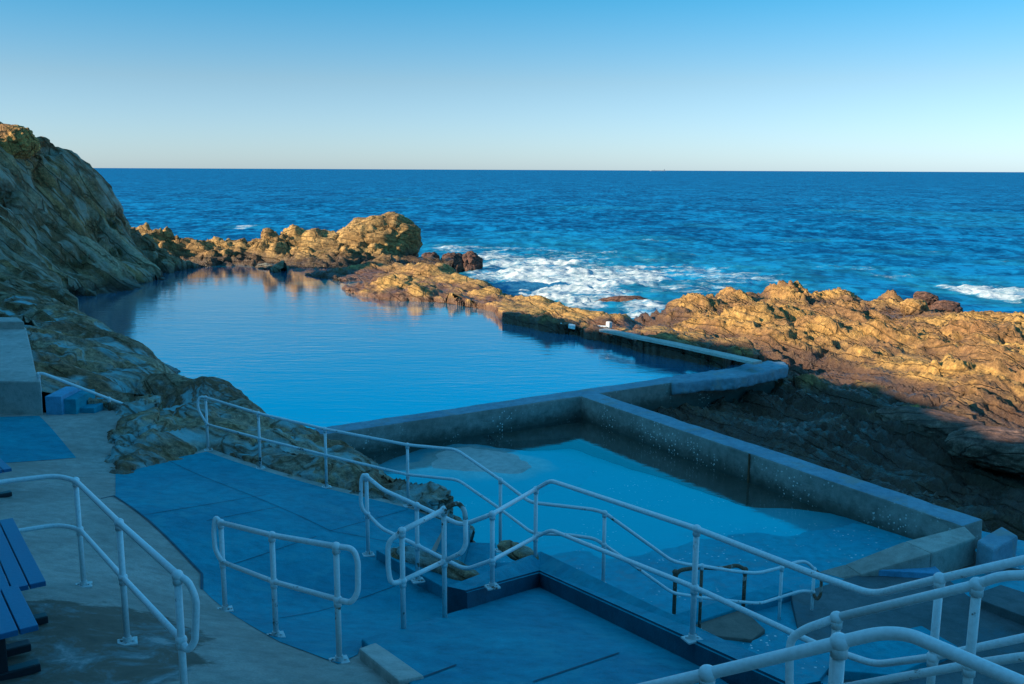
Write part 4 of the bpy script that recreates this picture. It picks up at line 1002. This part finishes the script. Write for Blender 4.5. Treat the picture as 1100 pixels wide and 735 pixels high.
# R3 long far rail
G = post_from(223.8, 483.7, ZW, 427, 456); H = post_from(280, 503.5, ZW, 444, 471); I = post_from(351, 524, ZW, 461, 489); J = post_from(438.6, 544, ZW, 478, 510)
K = post_from(537.4, 591.6, 3.62, 515.6, 547); L = post_from(647.8, 629.6, 3.62, 551, 585)
R = post_from(751, 679, 2.56, 608, 642); Mp = post_from(836, 678, 2.30, 609.7, 641.7); Np = post_from(870.6, 676, 2.25, 611.7, 636)
rail('long white handrail running down from the ramp past the wading pool to rusted end', [G, H, I, J, K, L, R, Mp, Np],
     [G['top'], H['top'], I['top'], J['top'], D(490, 483, lerp_d(J['d'], K['d'], .5)), K['top'], D(564.5, 536, lerp_d(K['d'], L['d'], .3)), D(572, 540, lerp_d(K['d'], L['d'], .4)), D(638, 547.5, lerp_d(K['d'], L['d'], .92)), L['top'],
      D(722, 603, lerp_d(L['d'], R['d'], .75)), D(741, 607, lerp_d(L['d'], R['d'], .92)), R['top'], D(790, 614, lerp_d(R['d'], Mp['d'], .5)), D(814, 616, lerp_d(R['d'], Mp['d'], .75)), Mp['top'], D(855, 604, lerp_d(Mp['d'], Np['d'], .5)), D(866, 603, lerp_d(Mp['d'], Np['d'], .8)), Np['top']],
     [G['mid'], H['mid'], I['mid'], J['mid'], D(492, 515.5, lerp_d(J['d'], K['d'], .5)), K['mid'], D(572, 573, lerp_d(K['d'], L['d'], .4)), D(610, 574.5, lerp_d(K['d'], L['d'], .75)), D(638, 578.5, lerp_d(K['d'], L['d'], .92)), L['mid'],
      D(722, 637, lerp_d(L['d'], R['d'], .75)), D(738, 639.5, lerp_d(L['d'], R['d'], .92)), R['mid'], D(789, 646, lerp_d(R['d'], Mp['d'], .5)), D(816, 648.6, lerp_d(R['d'], Mp['d'], .75)), Mp['mid'], D(861.7, 634.5, lerp_d(Mp['d'], Np['d'], .7)), Np['mid']],
     r=.024, mats=('rail_worn', 'rail_worn'), rusty=(6,),
     loops=[[G['top'], D(215, 426, G['d']), D(212.4, 431, G['d']), D(213, 440, G['d']), D(218, 449, G['d']), G['mid']],
            ('rust', [Np['top'], D(881, 617, Np['d']), D(882.5, 622, Np['d']), D(881.5, 640, Np['d']), D(877, 645, Np['d']), Np['mid']])])
# R8 rusty low grab rail
A = post_from(724, 659, 2.63, 614.7); B = post_from(798.5, 651, 2.63, 612)
rail('low bare rusted grab rail on the dark blue strip of deck', [A, B], [A['foot']+np.array([0, 0, .3]), A['top']+np.array([0, 0, .02]), D(751, 609.5, lerp_d(A['d'], B['d'], .4)), D(776, 611, lerp_d(A['d'], B['d'], .7)), D(792, 607, lerp_d(A['d'], B['d'], .9)), B['top']], None, r=.03, mats=('rust', 'rust'), rusty=(0, 1), plates=False)
# R4 main rail from ramp over the corner kerb to the right edge
kS = lambda xy: ZS(xy)+KH
def Zstrip(xy): return ZW(xy)+.13
O = post_from(395.5, 596.6, ZW, 511.5, 552); Pp = post_from(448.8, 624.4, Zstrip, 542.6, 586); Q = post_from(528.8, 631, kS, 552.4, 602); S = post_from(575, 609, kS, 525.4, 577); Tt = post_from(743.6, 687.4, kS, 568.3, 631)
Ut = D(1009.6, 621.7, 5.7); Um = Ut-np.array([0, 0, .45])
lo, hi = 0, 1.2
for _ in range(40):
    m = (lo+hi)/2
    if proj(Ut-np.array([0, 0, m]))[1] < 706: lo = m
    else: hi = m
Um = Ut-np.array([0, 0, lo]); U = dict(foot=Ut-np.array([0, 0, 1.05]), top=Ut, mid=Um, d=5.7, dm=proj(Um)[2])
Ve = D(1240, 570, 4.9)
rail('longest white handrail dipping over the corner kerb and rising to the right edge', [O, Pp, Q, S, Tt, U, post_top(Ve)],
     [O['top'], D(411, 526, lerp_d(O['d'], Pp['d'], .3)), Pp['top'], D(496, 564.6, lerp_d(Pp['d'], Q['d'], .6)), Q['top'], S['top'], D(591.5, 516.4, lerp_d(S['d'], Tt['d'], .10)), Tt['top'], D(880, 619.4, lerp_d(Tt['d'], U['d'], .52)), D(938, 639, lerp_d(Tt['d'], U['d'], .74)), Ut, Ve],
     [O['mid'], D(410, 568, lerp_d(O['dm'], Pp['dm'], .3)), Pp['mid'], D(500, 612, lerp_d(Pp['dm'], Q['dm'], .6)), Q['mid'], S['mid'], D(592, 569.5, lerp_d(S['dm'], Tt['dm'], .10)), Tt['mid'], D(879, 693, lerp_d(Tt['dm'], U['dm'], .52)), D(940, 714, lerp_d(Tt['dm'], U['dm'], .74)), Um, D(1240, 655, 4.9)],
     r=.0255, loops=[[O['top'], D(390, 510, O['d']), D(388, 516, O['d']), D(387.5, 540, O['d']), D(390, 549, O['d']), O['mid']]], mats=('rail', 'rail'))
# R5 short double-looped rail
V = post_from(433.5, 675, ZS, 570.4, 624); Wp = post_from(477.8, 663, ZS, 547.5, 603)
rail('short handrail with rusty closed loop ends at the platform corner', [V, Wp],
     [V['top'], Wp['top']], [V['mid'], Wp['mid']], r=.0255, mats=('rail_worn', 'rail_worn'),
     loops=[('rail_rusty', [Wp['top'], D(487, 541.5, Wp['d']), D(493, 541, Wp['d']), D(499, 548, Wp['d']), D(500, 558, Wp['d'])]),
            ('rail_worn', [D(500, 558, Wp['d']), D(500.5, 585, Wp['d']), D(496, 594, Wp['d']), Wp['mid']]),
            [V['top'], D(419, 581, V['d']), D(416.8, 587, V['d']), D(417, 612, V['d']), D(420, 628, V['d']), V['mid']]], plates=False)
# R6 / R7 stair rails bottom right
Xt = D(1049.7, 627.9, 5.2); Yt = D(899, 663.6, 5.75)
X = post_top(Xt); Y = post_top(Yt)
Et = D(1230, 600, 4.7)
rail('upper stair handrail with rusty patch at the bottom right', [X, Y, post_top(Et)], [Yt, Xt, D(1075, 618.5, 5.1), D(1110, 618, 5.0), Et], [Y['mid'], X['mid'], D(1110, 704, 5.0), Et-np.array([0, 0, .47])], r=.027,
     loops=[[Yt, D(864, 676, 5.87), D(850, 686, 5.92), D(848, 700, 5.92), D(848, 752, 5.92), Y['mid']]], mats=('rail', 'rail_worn'))
Zt = D(902, 690, 4.1); Wt2 = D(760, 724, 4.35)
Z1 = post_top(Zt); Z2 = post_top(Wt2)
rail('nearest thick stair handrail crossing the bottom right corner', [Z1, Z2, post_top(D(1250, 800, 3.3))], [D(640, 752, 4.6), Wt2, Zt, D(945, 680, 4.03), D(975, 681, 3.97), D(1110, 739, 3.6), D(1250, 800, 3.3)], [Z2['mid'], Z1['mid'], D(1110, 860, 3.6)], r=.0285, mats=('rail', 'rail'))
# stair the observer stands on, under the nearest rails
for k, (y1, z) in enumerate(((5.45, 5.52), (4.55, 5.72), (3.9, 5.92), (2.6, 6.6), (1.2, 7.25))):
    bm = bmesh.new(); prism(bm, [(.2-.1*k, -2, z), (6.5, -2, z), (6.5, y1-.35, z), (.9-.1*k, y1, z)], z0=2.0, bev=.02)
    tag(obj('pavement', bm, M['concrete']), kind='structure')
# thin rail beside the landing
A = post_from(44.5, 440, 4.25, 402); B = post_from(118, 441, ZW, 428.5)
tr = rail('thin grey handrail sloping down beside the landing to the outcrop', [A, B], [A['foot'], A['top']+np.array([0, 0, .02]), D(47, 401.5, A['d']), B['top'], D(144, 438.5, B['d']+.3), D(152, 438.5, B['d']+.4)], None, r=.03, mats=('rail', 'rust'), rusty=(0, 1), plates=False)

# ------------------------------------------------------------------ benches
def bench(c_end, ang, length, label, h=.43, width=.46):
    """c_end: ground point under the middle of the near end; boards run away along ang"""
    root = thing('bench', label, 'bench', c_end, 'blue slatted benches along the path')
    dx = np.array([math.cos(ang), math.sin(ang), 0]); sx = np.array([-dx[1], dx[0], 0]); c_end = np.array(c_end)
    for k in range(4):
        w = width/4
        cc = c_end+dx*length/2+sx*(-width/2+w*(k+.5))+np.array([0, 0, h-.02])
        bm = bmesh.new(); box(bm, cc, (length, w-.010, .04), ang, .006); obj('board', bm, M['bench_wood'], root)
    for t in (.22, length-.22):
        b = c_end+dx*t
        bm = bmesh.new(); box(bm, b+np.array([0, 0, .03]), (.10, width*1.05, .06), ang, .01)
        box(bm, b+np.array([0, 0, .21]), (.08, .12, .32), ang, .008); box(bm, b+np.array([0, 0, h-.065]), (.07, width*.9, .045), ang, .006)
        obj('leg', bm, M['bench_frame'], root)
    return root
def on_h(x, y, h):
    return on(lambda xy: ZW(xy)+h, x, y)-np.array([0, 0, h])
e1, e0 = on_h(42, 671, .43), on_h(2, 680, .43)
s1 = on_h(16, 629, .43)
ang = math.atan2(s1[1]-e1[1], s1[0]-e1[0])
wv = np.array([math.cos(ang), math.sin(ang), 0]); pv = np.array([-wv[1], wv[0], 0])
if pv[0] > 0: pv = -pv
bench(e1+pv*.25, ang, .80, 'short blue slatted bench with dark legs nearest the camera at left', width=.5)
e2 = on_h(50, 624, .43); s2 = on_h(0, 555, .43); ang2 = math.atan2(s2[1]-e2[1], s2[0]-e2[0])
wv = np.array([math.cos(ang2), math.sin(ang2), 0]); pv = np.array([-wv[1], wv[0], 0])
if pv[0] > 0: pv = -pv
bench(e2+pv*.25, ang2, 1.7, 'long blue slatted bench running under the bent handrail', width=.5)
e3 = on_h(13, 503, .43); ang3 = ang2+.1
pv = np.array([-math.sin(ang3), math.cos(ang3), 0]); pv = -pv if pv[0] > 0 else pv
bench(e3+pv*.22, ang3, 1.6, 'farthest blue bench at the left edge below the painted floor', width=.44)

# ------------------------------------------------------------------ ship on the horizon
c = D(706.5, 183.6, 12000); c[2] = 0
sh = thing('cargo_ship', 'tiny dark cargo ship far out on the horizon', 'ship', c)
bm = bmesh.new()
hull = [(-95, -12, 7), (80, -12, 7), (100, 0, 9), (80, 12, 7), (-95, 12, 7)]
prism(bm, [(c[0]-x, c[1]+y, z) for x, y, z in hull], z0=-1)
n_ = NT('ship_paint'); shipm = n_.done(n_.bsdf((.16, .20, .25), .6))
obj('hull', bm, shipm, sh)
bm = bmesh.new(); box(bm, (c[0]+82, c[1], 13), (10, 18, 14)); box(bm, (c[0]+84, c[1], 21), (4, 8, 4)); obj('bridge', bm, shipm, sh)

# ------------------------------------------------------------------ camera, sun, sky
cd = bpy.data.cameras.new('camera'); cam = bpy.data.objects.new('camera', cd); COL.objects.link(cam)
cd.sensor_fit = 'HORIZONTAL'; cd.sensor_width = 36; cd.lens = F/PW*36; cd.clip_start = .1; cd.clip_end = 60000
mw = Matrix(((rt[0], up[0], -fw[0], 0), (rt[1], up[1], -fw[1], 0), (rt[2], up[2], -fw[2], CZ), (0, 0, 0, 1)))
cam.matrix_world = mw; SC.camera = cam
SUN_EL = math.radians(22); saz = np.array([-.93, -.37]); saz /= np.linalg.norm(saz)
sv = Vector((saz[0]*math.cos(SUN_EL), saz[1]*math.cos(SUN_EL), math.sin(SUN_EL)))
ld = bpy.data.lights.new('sun', 'SUN'); ld.energy = 5.0; ld.angle = math.radians(.53); ld.color = (1, .82, .58)
lo_ = bpy.data.objects.new('sun', ld); COL.objects.link(lo_); lo_.rotation_euler = (-sv).to_track_quat('-Z', 'Y').to_euler(); lo_.location = (-40, -20, 60)
w = bpy.data.worlds.new('World'); SC.world = w; w.use_nodes = True
nt = w.node_tree; bg = nt.nodes['Background']
sk = nt.nodes.new('ShaderNodeTexSky'); sk.sky_type = 'NISHITA'; sk.sun_disc = False; sk.sun_elevation = SUN_EL; sk.sun_rotation = math.atan2(saz[0], saz[1])
sk.air_density = 1.0; sk.dust_density = .3; sk.ozone_density = 3.0; sk.altitude = 0
tc = nt.nodes.new('ShaderNodeTexCoord'); sp_ = nt.nodes.new('ShaderNodeSeparateXYZ'); nt.links.new(tc.outputs['Generated'], sp_.inputs[0])
rp = nt.nodes.new('ShaderNodeValToRGB'); nt.links.new(sp_.outputs[2], rp.inputs[0])
cr = rp.color_ramp
TINT = [(0.0, (.38, .50, .75)), (.087, (.33, .42, .50)), (.165, (.13, .41, .51)), (.20, (.05, .45, .58)), (.24, (.0, .50, .68)), (.38, (.0, .75, .95)), (.6, (.33, .98, 1)), (1, (.40, .97, 1))]
while len(cr.elements) < len(TINT): cr.elements.new(.5)
for e, (p_, c_) in zip(cr.elements, TINT): e.position = p_; e.color = (*c_, 1)
mx = nt.nodes.new('ShaderNodeMix'); mx.data_type = 'RGBA'; mx.blend_type = 'MULTIPLY'; mx.inputs[0].default_value = 1
nt.links.new(sk.outputs[0], mx.inputs[6]); nt.links.new(rp.outputs[0], mx.inputs[7]); nt.links.new(mx.outputs[2], bg.inputs[0])
bg.inputs[1].default_value = .15
vs = SC.view_settings; vs.view_transform = 'Standard'; vs.look = 'None'; vs.exposure = 1.0; vs.gamma = 1
try: SC.view_settings.use_curve_mapping = False
except Exception: pass
SC.cycles.max_bounces = 8; SC.cycles.transparent_max_bounces = 12
SC.cycles.use_denoising = True
